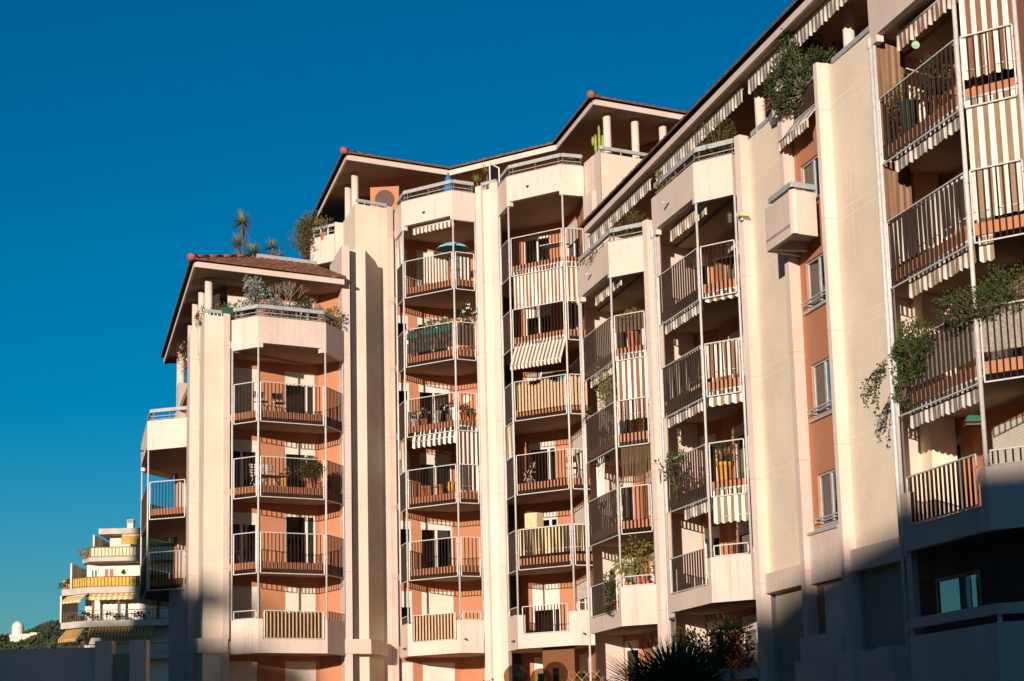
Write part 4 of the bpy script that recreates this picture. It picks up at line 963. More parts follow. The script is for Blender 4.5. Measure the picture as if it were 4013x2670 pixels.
# air conditioner on the upper left terrace
t = thing('air_conditioner', 'big terracotta air conditioner with a round grille on the upper terrace', 'air conditioner', (-5.12, 83.0, Z(6) + 1.55), rad(-5)); m = MB()
m.box(-.6, -.2, 0, .6, .3, 1.05); m.build('casing', M['orange'], t, False, False)
m = MB(); m.tube((0, -.205, .5), (0, -.235, .5), .40, 32)
m.build('fan_grille', M['net'], t, False, False)
m = MB()
for r in (.10, .18, .26, .34, .40):
    pts = [(r * math.cos(i * math.pi / 16), -.245, .5 + r * math.sin(i * math.pi / 16)) for i in range(33)]
    for p, q in zip(pts, pts[1:]): m.bar(p, q, .008, .008)
for i in range(8): m.bar((0, -.245, .5), (.40 * math.cos(i * math.pi / 4), -.245, .5 + .40 * math.sin(i * math.pi / 4)), .008, .008)
m.build('guard', M['darkmetal'], t, False, False)
m = MB()
for x in (-.5, .5): m.box(x - .04, -.2, -1.1, x + .04, .3, -.001)
m.build('stand', M['darkmetal'], t, False, False)

# balconies of the left bay: chairs, bench, pots
def folding_chair(lab, x, y, z, rz, mat='black', group=None, slats=False):
    t = thing('folding_chair', lab, 'chair', (x, y, z), rz, group)
    m = MB(); m.box(-.2, -.18, .43, .2, .2, .46); m.build('seat', M[mat], t, False, False)
    m = MB()
    if slats:
        for zz in (.56, .66, .76, .85): m.box(-.2, .2, zz, .2, .22, zz + .06)
    else: m.box(-.2, .2, .62, .2, .225, .86)
    m.build('backrest', M[mat], t, False, False)
    for sx in (-.21, .21):
        m = MB(); m.tube((sx, -.22, 0), (sx, .22, .9), .012, 6); m.build('leg', M['metal' if not slats else mat], t, True, False)
        m = MB(); m.tube((sx * .95, .24, 0), (sx * .95, -.16, .45), .012, 6); m.build('leg', M['metal' if not slats else mat], t, True, False)
    return t
GC = 'folding chairs on the balconies'
p = BP(B1, 1, .17, .75); folding_chair('dark folding chair in front of the terracotta wall, left of the other dark one', *p, fl(3), ang(B1, 1) + .1, 'black', GC)
p = BP(B1, 1, .44, .8); folding_chair('dark folding chair in front of the glazed door', *p, fl(3), ang(B1, 1) - .1, 'black', GC)
p = BP(B1, 1, .30, .8); folding_chair('white slatted folding chair on the left bay, one storey below the dark chairs', *p, fl(2), ang(B1, 1), 'whitepot', GC, True)
p = BP(B1, 0, .55, .6); folding_chair('white slatted folding chair behind the narrow left railing', *p, fl(2), ang(B1, 0) + 1.2, 'whitepot', GC, True)
def table(lab, x, y, z, rz, l, w_, h, mat='wood', legmat='metal'):
    t = thing('table', lab, 'table', (x, y, z), rz); m = MB()
    for i in range(6): m.box(-l / 2, -w_ / 2 + i * w_ / 6, h - .03, l / 2, -w_ / 2 + (i + .85) * w_ / 6, h)
    m.build('tabletop', M[mat], t, False, False)
    for sx in (-1, 1):
        for sy in (-1, 1):
            m = MB(); m.tube((sx * (l / 2 - .06), sy * (w_ / 2 - .06), 0), (sx * (l / 2 - .1), sy * (w_ / 2 - .08), h - .03), .016, 6); m.build('leg', M[legmat], t, True, False)
p = BP(B1, 1, .28, .45); table('low brown slatted table in front of the white chair', *p, fl(2), ang(B1, 1), 1.0, .45, .42)
p = BP(B1, 1, .44, .4); plant('small feathery plant in an ochre pot beside the low table', (*p, fl(2)), (.24, .24, .20), 160, .08, 'leafyel', True, ph=.34, pr=.15, potmat='ochrepot')
p = BP(B1, 1, .84, .42); plant('round clipped green bush in a clay pot on the left bay', (*p, fl(2)), (.46, .44, .42), 3000, .085, 'leafolive', True, ph=.38, pr=.25, stem=.02, spread=.30, lo=.4, clumps=120, name='potted_bush', cat='bush')
p = BP(B1, 0, .45, .4); plant('clay pot with trailing plant on the lowest left balcony', (*p, fl(0)), (.2, .2, .2), 120, .07, 'leaf', True, ph=.4)
# middle bay next to the duct
t = thing('parasol', 'open turquoise parasol on the top storey of the bay beside the duct', 'parasol', (*BP(B2, 2, .42, .80), fl(5))); m = MB(); m.tube((0, 0, 0), (.0, 0, 1.62), .018, 8); m.build('pole', M['metal'], t, True, False)
m = MB(); nn = 10; vs = [(0, 0, 1.66)]
for r, z in ((.32, 1.60), (.60, 1.46), (.66, 1.38)):
    for i in range(nn): a = 2 * math.pi * i / nn; vs.append((r * math.cos(a), r * math.sin(a), z))
m.add(vs, [(0, 1 + i, 1 + (i + 1) % nn) for i in range(nn)] + [(1 + j * nn + i, 1 + (j + 1) * nn + i, 1 + (j + 1) * nn + (i + 1) % nn, 1 + j * nn + (i + 1) % nn) for j in range(2) for i in range(nn)])
m.build('canopy', M['teal'], t, False, False)
screen('cream lattice cloth hanging behind the narrow railing below the turquoise parasol', B2, 2, fl(5), Z(5) + 1.42, 'curtain', .08, .92, -.3, 'lattice_cloth')
p = BP(B2, 1, .88, .5); folding_chair('green folding chair beside the turquoise parasol', *p, fl(5), ang(B2, 1) + 2.2, 'greenpot', GC)
plant('red geraniums trailing along the top of the wide railing', (*BP(B2, 1, .62, .12), Z(4) + 1.2), (.72, .18, .22), 560, .09, 'leaf', None, trough=(1.5, .2, .2), rz=ang(B2, 1), name='flower_box', cat='planter', flowers='whitefl', fn=14, potmat='greenpot')
plant('pink flowers at the left end of the wide railing', (*BP(B2, 1, .12, .12), Z(4) + 1.15), (.35, .15, .15), 140, .07, 'leafdk', None, trough=(.7, .2, .18), rz=ang(B2, 1), name='flower_box', cat='planter', flowers='pinkfl', fn=14, potmat='greenpot')
plant('big climbing bush with white flowers at the right corner above the railing', (*BP(B2, 2, .72, .25), Z(4) + 1.1), (.42, .35, .52), 800, .09, 'leafdk', True, name='climbing_plant', flowers='whitefl', fn=45, potmat='greenpot')
GP = 'potted plants on the flower balcony'
for lab, i, tt, r, pm, fw, hh in (('white-flowered plant in a cream pot at the left of the flower balcony', 1, .08, .18, 'whitepot', 'whitefl', .28), ('white cyclamen in a clay trough on the flower balcony', 1, .27, .25, 'terracotta', 'whitefl', .25),
        ('tall green plant in a grey bucket on the flower balcony', 1, .55, .24, 'greypot', None, .5), ('white flowers in a clay trough right of the grey bucket', 1, .78, .26, 'terracotta', 'whitefl', .25),
        ('red flowers in a hanging pot at the corner post', 2, .06, .18, 'whitepot', 'red', .5), ('dark plant in a clay pot behind the narrow railing of the flower balcony', 2, .5, .2, 'terracotta', None, .35), ('white flowers at the right end of the flower balcony', 2, .85, .16, 'terracotta', 'whitefl', .25)):
    plant(lab, (*BP(B2, i, tt, .3), fl(3)), (r, r, r * (1.5 if pm == 'greypot' else 1)), 200, .08, 'leafdk' if pm != 'greypot' else 'leaf', True, ph=hh, pr=.15 if pm != 'greypot' else .13, potmat=pm, flowers=fw, fn=16, group=GP)
def pots(lab, x, y, z, r, h, mat='terracotta', group=None, round_=False):
    t = thing('flower_pot', lab, 'pot', (x, y, z), 0, group)
    if round_:
        m = MB(); m.lathe((0, 0, 0), [(r * .5, 0), (r * .95, h * .35), (r, h * .6), (r * .8, h * .9), (r * .9, h), (r * .7, h * .97)], 16); m.build('pot', M[mat], t, True, False)
    else: pot_part(t, r, h, mat)
GPo = 'clay pots on the balcony with the dark striped blind'
pots('tapered clay pot at the left of the row under the dark striped awning', *BP(B2, 1, .26, .25), fl(2), .15, .42, 'terracotta', GPo)
pots('second clay pot of the row, close to the left one', *BP(B2, 1, .34, .28), fl(2), .15, .40, 'terracotta', GPo)
pots('clay pot in the middle of the balcony, left of the round ochre pot', *BP(B2, 1, .58, .25), fl(2), .16, .38, 'terracotta', GPo)
pots('round bellied ochre pot on the balcony with the dark striped blind', *BP(B2, 1, .80, .28), fl(2), .22, .44, 'ochrepot', GPo, True)
p = BP(B2, 1, .93, .6); table('small garden table behind the round bellied pot', *p, fl(2), .3, .6, .5, .7, 'darkmetal')
# plaque on the wall
cpl = lerp(B2b[2], B2b[3], .52); m = MB(); n_ = nrm(B2b[2], B2b[3]); bx_ = []
for i in range(20): a = 2 * math.pi * i / 20; r = .19 * (1 + .10 * math.cos(3 * a)); bx_.append((r * math.cos(a), r * math.sin(a)))
d_ = ((B2b[3][0] - B2b[2][0]) / plen(B2b[2], B2b[3]), (B2b[3][1] - B2b[2][1]) / plen(B2b[2], B2b[3]))
vs = [(cpl[0] + d_[0] * u + n_[0] * .01, cpl[1] + d_[1] * u + n_[1] * .01, Z(3) + 2.0 + v_) for u, v_ in bx_] + [(cpl[0] + d_[0] * u * .85 + n_[0] * .06, cpl[1] + d_[1] * u * .85 + n_[1] * .06, Z(3) + 2.0 + v_ * .85) for u, v_ in bx_]
m.add(vs, [tuple(range(20, 40))] + [(i, (i + 1) % 20, 20 + (i + 1) % 20, 20 + i) for i in range(20)]); tag(m.build('wall_ornament', M['whitepot']), 'white scalloped wall ornament on the terracotta wall above the flower pots', 'ornament')
# third bay
p = BP(B3, 1, .62, .8); table('white slatted table on the top storey of the bay with straw screen', *p, fl(5), ang(B3, 1), 1.0, .6, .72, 'whitepot')
p = BP(B3, 2, .45, .7); folding_chair('folding chair behind the narrow railing below the straw screen', *p, fl(2), ang(B3, 2) + 2.5, 'wood', GC)
p = BP(B3, 1, .12, .5); folding_chair('clay-red folding chair at the left end of the balcony below the straw screen', *p, fl(2), ang(B3, 1) - .6, 'terracotta', GC)
m = MB(); a, b = off(*facet(B3, 1, .80, .97), -.10); cloth(m, P3(a, Z(3) + 1.47), P3(b, Z(3) + 1.49), P3(a, Z(3) + 1.24), P3(b, Z(3) + 1.34), 4, 4, .02, 0, 3); m.mi = [0] * len(m.mi); M['towel'] = vary('turquoise_cloth', (.05, .45, .47), (.04, .36, .40), 6); M['redcloth'] = vary('crimson_cloth', (.35, .02, .06), (.28, .015, .05), 6)
tag(m.build('towel', M['towel']), 'turquoise cloth over the wide railing above the straw screen', 'towel')
m = MB(); a, b = off(*facet(B3, 2, .04, .9), -.10); cloth(m, P3(a, Z(3) + 1.48), P3(b, Z(3) + 1.47), P3(a, Z(3) + 1.36), P3(b, Z(3) + 1.28), 4, 4, .02, 0, 3); m.mi = [0] * len(m.mi)
tag(m.build('towel', M['redcloth']), 'crimson cloth over the narrow railing above the straw screen', 'towel')
t = thing('cabinet', 'beige cabinet at the left end of the balcony with yellow striped cloth', 'cabinet', (*BP(B3, 1, .07, .9), fl(1)), ang(B3, 1)); m = MB(); m.box(-.28, -.2, 0, .28, .22, 1.75); m.build('body', M['beigecloth'], t, False, False)
for x in (-.14, .14):
    m = MB(); m.box(x - .13, -.22, .05, x + .13, -.201, 1.7); m.box(x - .02, -.235, .85, x + .01, -.22, .95); m.build('door', M['beigecloth'], t, False, False)
# wing bay one
plant('clipped yellow-green bush standing above the netted railing', (*BP(R1, 1, .45, .3), fl(3)), (.34, .34, .24), 800, .07, 'leafyel', True, ph=.55, pr=.22, stem=.25, name='potted_bush', cat='bush', lo=.5)
plant('tall variegated climbing bush above the barred balcony of the lower wing bay', (*BP(R1, 0, .62, .35), fl(2) + .2), (.42, .85, .95), 2600, .075, 'leafvar', True, ph=.4, stem=.35, name='climbing_plant', spread=.30, lo=.3)
t = thing('potted_plant', 'arching strap-leaved plant hanging over the far end of the railing under the variegated bush', 'plant', (*BP(R1, 0, .07, .1), Z(2) + 1.5)); m = MB(); blades(m, (0, 0, .15), 60, .62, .04, random.Random(9), .5, 0, .8, 4); m.build('foliage', M['leaf'], t, False, False); pot_part(t, .13, .2, 'terracotta', z=-.06)
t = thing('trellis', 'white diamond trellis with a dark vine at the far end of the lower wing bay', 'trellis', (*BP(R1, 0, .0, .05), fl(1)), 0); m = MB(); a, b = off(*facet(R1, 0, .02, .30), -.35)
for i in range(9):
    for s_ in (0, 1):
        x0 = i / 8 - .5; z0, z1 = Z(1) + 1.2, Z(2) + .15; q0 = lerp(a, b, min(max(x0 + (s_ * .5), 0), 1)); q1 = lerp(a, b, min(max(x0 + .5 - s_ * .5 + (.5 if not s_ else 0), 0), 1)); m.bar((*q0, z0), (*q1, z1), .015, .02)
m.build('lattice', M['white'], t)
f = MB(); crown(f, (*lerp(a, b, .4), Z(2) + .0), (.3, .35, .25), 160, .09, random.Random(4), droop=.5); f.build('vine', M['leafdk'], t)
plant('leafy yellowing small tree arching over the lowest rail of the lower wing bay', (*BP(R1, 1, .40, .25), fl(0)), (.72, .5, .62), 620, .14, 'leafyel', True, ph=.45, stem=.75, name='potted_tree', cat='tree', droop=.9, spread=.26, aspect=.42)
plant('red-flowered climber over the lowest long railing of the lower wing bay', (*BP(R1, 0, .72, .02), fl(0) + .05), (.25, .75, .62), 620, .12, 'leafdk', None, name='climbing_plant', flowers='red', fn=16, spread=.3)
plant('yellow flowers in a pot behind the low rail beside the red-flowered climber', (*BP(R1, 1, .12, .25), Z(0) + 1.0), (.15, .15, .15), 90, .06, 'leafyel', True, potmat='ochrepot')
pots('terracotta trough-like pot behind the low rail of the yellowing tree', *BP(R1, 1, .62, .25), Z(0) + .95, .2, .35)
# wing bay two
plant('green plant in a big ochre pot behind the narrow railing under striped cloth', (*BP(R2, 1, .30, .28), fl(1)), (.34, .32, .30), 700, .07, 'leaf', True, ph=.52, pr=.24, potmat='ochrepot', stem=.02)
plant('straggling climbing plant over the long railing with wires, left of the ochre pot', (*BP(R2, 0, .28, .05), fl(1)), (.32, 1.0, .82), 560, .10, 'leaf', None, name='climbing_plant', spread=.22, trunk=.02)
plant('shoots of the climber reaching out beside the pier', (*BP(R2, 0, -.06, -.05), fl(1) + .5), (.22, .22, .5), 60, .11, 'leafdk', None, name='climbing_plant', spread=.2)
screen('blue cloth hung inside the lowest long railing of the bay by the grooved wall', R2, 0, Z(0) + 1.0, Z(0) + 1.35, 'blue', .62, .82, -.5, 'towel', 'towel')
p = BP(R2, 1, .5, .8); table('dark wooden table on the upper storey of the bay by the grooved wall', *p, fl(3), ang(R2, 1), 1.0, .8, .75, 'wood', 'wood')
t = thing('lantern', 'small hanging lantern under the top parapet of the bay by the grooved wall', 'lantern', (*BP(R2, 1, .4, .9), Z(4) - .55)); m = MB(); m.lathe((0, 0, 0), [(.03, 0), (.08, .05), (.10, .3), (.03, .38)], 6); m.build('body', M['darkmetal'], t, False, False); m = MB(); m.tube((0, 0, .38), (0, 0, .75), .006, 5); m.build('chain', M['darkmetal'], t, False, False)
# terraces of the wing
plant('feathery bush behind the terrace rail of the lower wing bay', (*BP(R1, 1, .35, .5), Z(4) + .9), (.55, .55, .62), 700, .10, 'leafolive', True, aspect=.25, group='bushes on the wing terraces')
plant('wide feathery bush behind the terrace rail next to the grooved wall', (*BP(R2, 1, .35, .5), Z(4) + .95), (.65, .6, .62), 900, .10, 'leafolive', True, aspect=.25, group='bushes on the wing terraces')
plant('yellow-green leafy plant at the far corner of the higher wing terrace rail', (*BP(R2, 0, .12, .3), Z(4) + 1.0), (.25, .5, .36), 260, .12, 'leafyel', True, group='bushes on the wing terraces')
plant('creeping plant along the long terrace rail of the lower wing bay', (*BP(R1, 0, .4, .02), Z(4) + .95), (.12, 1.2, .22), 260, .08, 'leafdead', None, name='creeper')
# big ficus bush over the orange slot
t = thing('bush', 'big glossy dark-green bush spreading over the terrace edge above the orange wall slot', 'bush', (7.75, 51.2, Z(4) + .9)); f = MB(); st = MB(); rnd = random.Random(77)
for c, r, n in (((-.55, .3, .85), (.42, .4, .60), 620), ((-.1, 0, 1.35), (.55, .5, .45), 760), ((-.15, 0, 2.0), (.42, .4, .32), 420), ((.45, -.4, 1.25), (.40, .5, .52), 560), ((-.45, .2, .35), (.30, .3, .40), 300), ((.1, -.2, .7), (.5, .5, .3), 420)):
    crown(f, c, r, int(n * 1.5), .115, rnd, 0, None, .30, .1, .42, st, (0, 0, .45), .3)
f.build('foliage', M['leafdk'], t, False, False); st.build('stem', M['bareTwig'], t, False, False)
m = MB(); crown(m, (.1, -.1, 1.2), (.75, .8, .8), 600, .11, rnd, 0, None, .3, .1, .42); m.build('new_leaves', M['leaf'], t, False, False)
plant('dry reddish strap plant on the wall top left of the big bush', (7.12, 52.75, Z(4) + 1.15), (.2, .35, .26), 120, .16, 'leafdead', None, aspect=.2, trough=(.2, .7, .2), name='planter', cat='planter', potmat='greypot')
# right bay
plant('bushy yellow-green plant at the far end of the top right balcony', (*BP(R3, 0, .14, .4), fl(3)), (.30, .45, .62), 560, .08, 'leafyel', True, group='plants on the top right balcony')
plant('dark strap-leaved plant in the middle of the top right balcony', (*BP(R3, 0, .50, .45), fl(3)), (.30, .5, .42), 260, .20, 'leafdk', True, aspect=.22, group='plants on the top right balcony', ph=.5)
plant('bare twiggy olive-leaved plant above the near end of the top right railing', (*BP(R3, 0, .86, .35), fl(3) + .4), (.3, .5, .42), 150, .10, 'leafsil', True, group='plants on the top right balcony', aspect=.3)
m = MB()
for j, tt in enumerate((.40, .58, .78, .92)):
    pots('tall red clay pot on the top right balcony, ' + ('farthest of four', 'second farthest of four', 'second nearest of four', 'nearest the post')[j], *BP(R3, 0, tt, .55), fl(3), .2, .75 if j != 1 else .4, 'terracotta', 'red pots on the top right balcony')
t = thing('watering_can', 'dark green tub standing among the plants of the top right balcony', 'tub', (*BP(R3, 0, .24, .3), fl(3))); m = MB(); m.lathe((0, 0, 0), [(.16, 0), (.22, .7), (.24, .72), (.2, .70)], 14); m.build('body', M['greenpot'], t, True, False)
t.name = 'tub'
t = thing('wind_chime', 'round pale green disc hanging under the top right awning', 'wind chime', (8.62, 41.3, 14.62)); m = MB(); M['disc'] = vary('pale_green_disc', (.32, .52, .34), (.10, .30, .20), 30, .5)
m.tube((0, 0, 0), (.0, -.02, 0), .085, 24); m.build('disc', M['disc'], t, False, False); m = MB(); m.tube((0, -.01, .08), (0, -.01, .32), .004, 5); m.build('string', M['white'], t, False, False)
t = thing('potted_plant', 'grass tuft above the railing with brown and white striped cloth', 'plant', (*BP(R3, 0, .30, .3), Z(2) + 1.2)); m = MB(); blades(m, (0, 0, .2), 40, .42, .025, random.Random(2), .9, 0, .2); m.build('foliage', M['leafblade'], t, False, False); pot_part(t, .12, .2, 'terracotta')
plant('leafy vine massed over the far end of the overgrown right balcony', (*BP(R3, 0, .24, .05), Z(1) + .80), (.36, 1.25, .55), 3400, .075, 'leaf', None, name='climbing_plant', spread=.28, trunk=.02)
plant('lower tuft of the vine in front of the overgrown railing', (*BP(R3, 0, .16, -.08), Z(1) + .25), (.2, .5, .32), 420, .08, 'leaf', None, name='climbing_plant', droop=.5, spread=.3)
t = thing('climbing_plant', 'loose vine shoots hanging out past the pole over the pale wall', 'plant', (*RDd(R3[0], -.4), Z(1) + .9)); f = MB(); st = MB(); rnd = random.Random(31)
for j in range(8):
    p = Vector((0, 0, rnd.uniform(.1, .6))); d = Vector((-.25 + rnd.uniform(-.2, .1), rnd.uniform(.2, .9), rnd.uniform(-.2, .1))).normalized()
    for s_ in range(8):
        q = p + d * .12; st.tube(p, q, .006, 4, 0, .005, False)
        for _ in range(4): leaf(f, q + rv(rnd) * .05, rv(rnd) + Vector((0, 0, -.6)), .085, .05, 0, rnd)
        p = q; d = (d + Vector((rnd.uniform(-.15, .1), rnd.uniform(-.2, .2), -.28))).normalized()
f.build('foliage', M['leafdk'], t, False, False); st.build('stem', M['twig'], t, False, False)
plant('pink-flowered bush above the middle of the overgrown right railing', (*BP(R3, 0, .70, .25), Z(1) + 1.15), (.25, .55, .26), 320, .11, 'leafdk', True, flowers='pinkfl', fn=26)
plant('feathery light-green bush spreading over the near post at the right edge', (*BP(R3, 1, .12, .05), Z(1) + 1.30), (.85, .6, .30), 3000, .062, 'leaf', None, name='bush', cat='bush', spread=.34)
plant('feathery branches reaching up at the right edge above the mesh railing', (*BP(R3, 1, .62, .15), Z(1) + 1.45), (.65, .5, .42), 1900, .062, 'leaf', None, name='bush', cat='bush', spread=.3)
t = thing('bird_feeder', 'dark green box hanging by the thick post above the lowest right balcony', 'bird feeder', (8.98, 39.98, Z(0) + 2.0)); m = MB(); m.box(-.17, -.12, 0, .17, .12, .04); m.build('tray', M['wood'], t, False, False); m = MB(); m.hexa([(-.17, -.12, .07), (.17, -.12, .07), (.17, .12, .07), (-.17, .12, .07)], [(-.11, -.07, .2), (.11, -.07, .2), (.11, .07, .2), (-.11, .07, .2)]); m.build('lid', M['greenpot'], t, False, False); m = MB(); m.tube((0, 0, .04), (0, 0, .5), .006, 5); m.tube((-.12, 0, .03), (-.12, 0, .1), .01, 5); m.tube((.12, 0, .03), (.12, 0, .1), .01, 5); m.build('hanger', M['darkmetal'], t, False, False)
# lower balcony of the second wing bay: dark planted parapet with trellis
plant('dark bushy planting along the shaded lower balcony beside the palm', (5.35, 56.6, 2.1), (.75, .9, .75), 1300, .11, 'leafdk', None, trough=(.5, 1.8, .3), name='planter', cat='planter', potmat='greypot', spread=.32)
plant('loose dark shrub left of the shaded lower balcony', (4.65, 58.2, 1.9), (.5, .8, .85), 700, .10, 'leafolive', None, trough=(.4, 1.5, .3), name='planter', cat='planter', potmat='greypot', spread=.3)
plant('leafy planting under the ceiling of the shaded lower balcony', (5.75, 56.1, 2.75), (.55, .5, .5), 600, .10, 'leafdk', None, name='bush', cat='bush', spread=.3)
def lattice(lab, p, q, z0, z1, mat, pitch=.18):
    m = MB(); l = plen(p, q); h = z1 - z0; n = int((l + h) / pitch)
    for i in range(n):
        s0 = i * pitch - h
        for flip in (0, 1):
            a, b = s0, s0 + h; za, zb_ = z0, z1
            if a < 0: za += -a; a = 0
            if b > l: zb_ -= b - l; b = l
            if b <= a: continue
            if flip: a, b = l - a, l - b
            m.bar((*along(p, q, a), za), (*along(p, q, b), zb_), .018, .018)
    return tag(m.build('trellis', M[mat]), lab, 'trellis')
M['trelliswood'] = vary('orange_wood_lattice', (.42, .22, .10), (.33, .16, .07), 5)
lattice('orange-brown diamond trellis behind the shaded lower balcony planting', (5.35, 56.45), (6.25, 55.75), 2.45, 3.25, 'wood')
lattice('orange wooden diamond trellis between the globe lamps and the palm', (1.35, 70.0), (2.75, 69.3), 1.9, 3.05, 'trelliswood', .36)
plant('green potted bush behind the orange trellis', (2.45, 70.0, 1.9), (.55, .45, .36), 500, .10, 'leaf', None, trough=(.8, .3, .35), name='planter', cat='planter')
plant('small green bush in a clay trough left of the larger one', (1.95, 70.2, 1.85), (.3, .3, .3), 240, .09, 'leafdk', None, trough=(.6, .3, .3), name='planter', cat='planter', potmat='whitepot')
plant('dark bush with a wooden lattice left of the globe lamps', (-.98, 70.0, 1.9), (.50, .4, .35), 460, .10, 'leafdk', None, trough=(.6, .3, .25), name='planter', cat='planter')
lattice('small orange wooden lattice in front of the dark bush left of the globe lamps', (-1.35, 69.6), (-.6, 69.5), 1.9, 2.75, 'trelliswood', .3)
m = MB(); a, b = off((.85, 77.1), (2.0, 76.25), 0); reed_ = None
for j in range(60): m.slab(lerp(a, b, j / 60), lerp(a, b, (j + .9) / 60), 2.0, 4.3, -.01, .01)
for j in range(26): m.bar((*off(a, b, .015)[0], 2.05 + j * .085), (*off(a, b, .015)[1], 2.05 + j * .085), .012, .03)
M['bamboo'] = vary('brown_bamboo', (.22, .095, .04), (.14, .06, .028), 10, .8, .2, (6, 6, .5)); tag(m.build('bamboo_blind', M['bamboo']), 'brown bamboo blind hanging under the lowest balcony behind the globe lamps', 'blind')

# wall lamp and spouts
t = thing('wall_lamp', 'square cream floodlight fixed to the pier right of the spout parapet', 'lamp', (6.40, 54.98, 14.62), rad(15)); m = MB(); m.hexa([(-.14, -.18, 0), (.14, -.18, 0), (.14, .02, 0), (-.14, .02, 0)], [(-.10, -.2, .10), (.10, -.2, .10), (.14, .06, .14), (-.14, .06, .14)]); m.build('housing', M['beigecloth'], t, False, False); m = MB(); m.box(-.03, -.02, -.08, .03, .12, .0); m.build('bracket', M['metal'], t, False, False)
for P, i, tt, k, dz in ((R1, 0, .45, 4, .62), (R2, 0, .42, 4, .62), (B2, 0, .8, 0, .25), (B2, 2, .15, 0, .45), (B3, 0, .7, 0, .25), (B3, 2, .35, 0, .35), (B2, 1, .46, 6, .55), (B3, 1, .40, 6, .62), (B0, 1, .45, 3, .5)):
    p, q = off(P[i], P[i + 1], .05); c = lerp(p, q, tt); n = nrm(P[i], P[i + 1]); ln = .26 if k == 4 else .12; m = MB()
    m.tube((c[0], c[1], Z(k) + dz), (c[0] + n[0] * ln, c[1] + n[1] * ln, Z(k) + dz - .03), .035, 10); m.build('spout', M['rail'] if k == 4 else M['darkmetal'], BLD, True)

# ------------------------------------------------------------------ street lamp with globes
M['globe'] = glassmat('smoked_amber_globe', (.74, .60, .43), .08, False)
_m = M['globe']; _o = _m.node_tree.nodes['Material Output']; _s = _o.inputs['Surface'].links[0].from_socket
_t = N(_m, 'ShaderNodeBsdfTranslucent'); _t.inputs[0].default_value = (.62, .38, .17, 1); _d = N(_m, 'ShaderNodeBsdfDiffuse'); _d.inputs[0].default_value = (.50, .30, .13, 1)
_x = N(_m, 'ShaderNodeMixShader'); _x.inputs[0].default_value = .5; L(_m, _t.outputs[0], _x.inputs[1]); L(_m, _d.outputs[0], _x.inputs[2])
_y = N(_m, 'ShaderNodeMixShader'); _y.inputs[0].default_value = .22; L(_m, _s, _y.inputs[1]); L(_m, _x.outputs[0], _y.inputs[2]); L(_m, _y.outputs[0], _o.inputs['Surface'])
t = thing('street_lamp', 'street lamp with three smoked amber globes', 'street lamp', (.38, 40.2, GZ)); m = MB(); m.tube((0, 0, 0), (0, 0, 2.85), .06, 14, 0, .045); m.tube((0, 0, 0), (0, 0, .25), .11, 14)
for x, y in ((-.47, -.2), (.0, .4), (.30, -.2)): m.tube((0, 0, 2.75), (x, y, 2.9), .025, 8)
m.build('post', M['darkmetal'], t, True, False)
for x, y, z, r in ((-.47, -.2, 3.28, .23), (.02, .45, 3.24, .215), (.30, -.2, 3.31, .235)):
    m = MB(); m.lathe((x, y, z), [(max(.002, r * math.sin(math.pi * i / 14)), -r * math.cos(math.pi * i / 14)) for i in range(15)], 28); go = m.build('globe', M['globe'], t, True, False)
    m = MB(); m.tube((x, y, z - r), (x, y, z + .11), .062, 14); m.tube((x, y, z - .04), (x, y, z - .02), .068, 14); m.build('lamp_housing', M['bluegrey'] if 'bluegrey' in M else M['darkmetal'], go, True, False)
    m = MB(); m.tube((x, y, z - r - .08), (x, y, z - r + .02), .07, 14); m.build('collar', M['darkmetal'], go, True, False)
# ------------------------------------------------------------------ palm in the foreground
t = thing('palm', 'dark spiky fan palm standing in the shade in front of the wing', 'palm', (2.62, 36.2, GZ)); m = MB(); rnd = random.Random(12)
for i in range(19): m.tube((0, 0, i * .13), (0, 0, i * .13 + .14), .16 + .02 * (i % 2), 10)
m.build('trunk', M['twig'], t, False, False)
f = MB()
for j in range(84):
    a = rnd.uniform(0, 6.283); e = rnd.uniform(-.1, 1.35); d = Vector((math.cos(a) * math.cos(e), math.sin(a) * math.cos(e), math.sin(e))); c = Vector((0, 0, 2.18)); hub = c + d * rnd.uniform(.55, .95)
    f.tube(c, hub, .012, 5, 0, .008, False); s = d.cross(Vector((0, 0, 1))).normalized(); up = s.cross(d).normalized()
    for k in range(19):
        b_ = (k - 9) / 9 * 1.45; dd = (d * math.cos(b_) + s * math.sin(b_)).normalized(); l = rnd.uniform(.80, 1.1) * (1 - .25 * abs(b_) / 1.45)
        w_ = up.cross(dd).normalized() * .014 if up.cross(dd).length > .01 else s * .014
        tip = hub + dd * l - Vector((0, 0, .05)); mid = hub + dd * (l * .5)
        f.add([tuple(hub), tuple(mid + w_), tuple(tip), tuple(mid - w_)], [(0, 1, 2, 3)])
f.build('crown', M['leafdk'], t, False, False)

# ------------------------------------------------------------------ left background: wall, neighbouring block, hill
t = thing('boundary_wall', 'long dark shaded wall with two square pillars at the bottom left', 'wall', (-16, 70, GZ)); m = MB(); m.box(-28, 70, GZ, -14.26, 70.4, 4.25)
m.build('wall', M['smooth'], t)
m = MB(); m.box(-13.66, 70.25, GZ, -13.06, 70.4, 4.02); m.box(-12.5, 70.3, GZ, -11.9, 70.5, 2.9); m.build('panel', M['grey'], t)
for x0, x1 in ((-14.23, -13.662), (-13.06, -12.502)):
    m = MB(); m.box(x0, 69.85, GZ, x1, 70.5, 4.45); m.build('pillar', M['smooth'], t)
m = MB(); pts = [(-16.5 + 2.6 * math.cos(a), 69.96, 1.0 + 2.02 * math.sin(a)) for a in [math.pi * i / 24 for i in range(25)]]
for p, q in zip(pts, pts[1:]): m.bar(p, q, .06, .09)
m.build('arch', M['black'], t)
NB = thing('apartment_building', 'distant pale apartment house with curved balconies and yellow awnings', 'apartment building', (-36, 192, GZ))
M['nbwall'] = stucco('pale_cream_wall', (.70, .62, .52), .2)
